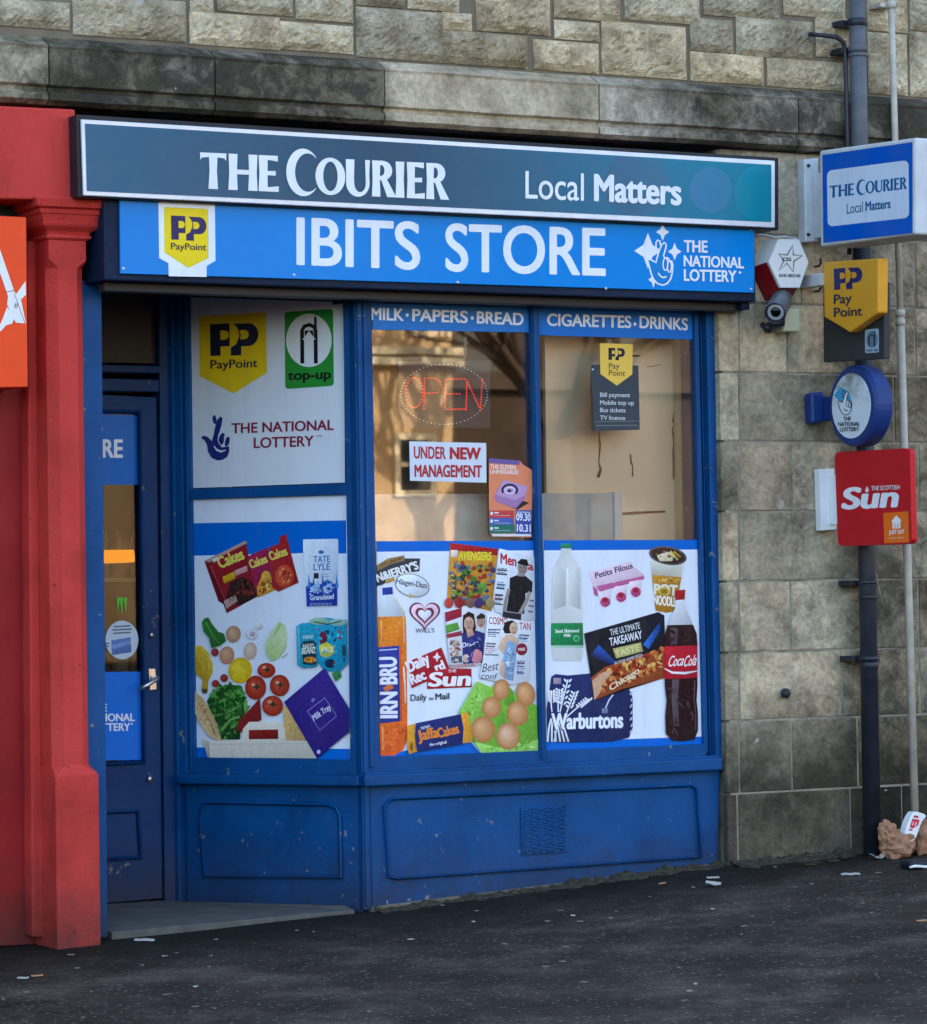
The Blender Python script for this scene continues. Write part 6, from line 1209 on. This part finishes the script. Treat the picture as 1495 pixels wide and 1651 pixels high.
# ================================================================== ACROSS THE STREET (seen reflected in the glass)
YO = -46.0
def V2(px, py): p = Pt(px, py, 46.1); return p
wl_ = NT('sunlit_brown_stone'); n1 = wl_.noise(wl_.pos(), .9, 6, .65); wl_.base(wl_.ramp(n1, [(.3, lin((156, 124, 86))), (.7, lin((200, 170, 126)))])); wl_.rough(.9)
cr_ = plain('pale_painted_stone', (226, 208, 172), .8, 0, .08, 1); pn = plain('dark_window_pane', (40, 44, 50), .1, 0, .2, 1)
def house(name, x0, x1, y, h, label, bands, wins, wm=None, cm=None):
    z0 = gz(x0, -40)-.3; t = thing(name, ((x0+x1)/2, y, z0), label, 'house')
    box('wall', x0, x1, y-8, y, z0, h, wm or wl_.m, t); box('roof', x0-.2, x1+.2, y-8.2, y+.25, h+.001, h+.35, MT['dark'], t)
    for za, zb_ in bands: box('cornice', x0-.05, x1+.1, y+.002, y+.3, za, zb_, cm or cr_, t)
    for (xa, xb, za, zb_) in wins:
        w_ = box('window', xa-.12, xb+.12, y+.001, y+.09, za-.12, zb_+.12, cm or cr_, t)
        box('pane', xa, xb, y+.05, y+.094, za, zb_, pn, w_); box('glazing_bar', xa, xb, y+.09, y+.11, (za+zb_)/2-.04, (za+zb_)/2+.04, cr_, w_)
    return t
e_ = V2(726, 600).x
ca, cb = V2(660, 590).z, V2(660, 562).z
xw0, xw1 = V2(672, 700).x, V2(712, 700).x; yA, yB = V2(660, 790).z, V2(660, 742).z
bands = [(ca, (ca+cb)/2-.03), ((ca+cb)/2+.03, cb)]
wins = [(V2(642, 770).x, V2(690, 770).x, yA, yB+.4), (V2(668, 540).x, V2(714, 540).x, cb+.35, cb+2.4)]
w0 = e_-5
for k in range(4): wins += [(w0-k*4.0, w0-k*4.0+1.2, cb+.5, cb+2.5), (w0-k*4.0, w0-k*4.0+1.2, 1.0, 3.0)]
house('opposite_house', e_-22, e_, YO, cb+6.5, 'sunlit brown stone house across the street, reflected in the left pane', bands, wins)
h2 = V2(900, 560).x
house('corner_house', h2-3.4, h2+22, YO-6, 8.0, 'house across the street behind the bare tree, made dark to weaken the right pane reflection', [(5.6, 5.9)], [(h2+1+3.4*k, h2+2.2+3.4*k, z_, z_+1.9) for k in range(5) for z_ in (1.2, 6.0)][:9], plain('darkened_harling', (52, 42, 34), .95, 0, .3, 1), plain('darkened_trim', (58, 46, 36), .8))  # walls and trim invented dark so the right pane reflects little
# bare tree
tp = V2(762, 800); tp = Vector((tp.x, YO+3, gz(tp.x, -40)-.1))
bark = plain('dark_bark', (62, 50, 40), .95, 0, .3, 6, .6)
tree = thing('bare_tree', tp, 'bare winter tree across the street, reflected in the window', 'tree')
rt_ = random.Random(5); bm = bmesh.new(); bmt = bmesh.new()
add_tube(bmt, [tp, tp+Vector((.1, 0, 2)), tp+Vector((0, .1, 4))], [.42, .36, .3], 10)
def grow(p, d, L_, r, k):
    q = p+d*L_*.5+Vector((rt_.uniform(-.1, .1), rt_.uniform(-.1, .1), .05))*L_; e = q+d*L_*.5
    add_tube(bm, [p, q, e], [r, r*.85, r*.65], 6)
    if k > 0:
        for _ in range(3):
            nd = (d+Vector((rt_.uniform(-.8, .8), rt_.uniform(-.8, .8), rt_.uniform(-.2, .5)))).normalized(); grow(e if _ else q, nd, L_*.74, r*.6, k-1)
for a_ in range(4): grow(tp+Vector((0, .1, 3.9)), Vector((cos(a_*1.6)*.7, sin(a_*1.6)*.7, .8)).normalized(), 1.9, .17, 4)
mk('trunk', bmt, bark, tree, True); mk('branches', bm, bark, tree, True)
# clipped hedge and garden wall in the gap
hg = thing('garden_wall', ((e_+h2)/2, YO+1, gz(e_, -40)), 'low dark red garden wall between the two houses across the street', 'wall')
box('wall', e_+.05, h2+14, YO+.9, YO+1.2, gz(e_, -40)-.3, 1.6, plain('dark_red_brick_wall', (96, 50, 42), .9, 0, .25, 2), hg); box('coping', e_+.05, h2+14, YO+.85, YO+1.25, 1.601, 1.7, plain('dark_coping', (90, 84, 76), .9), hg)
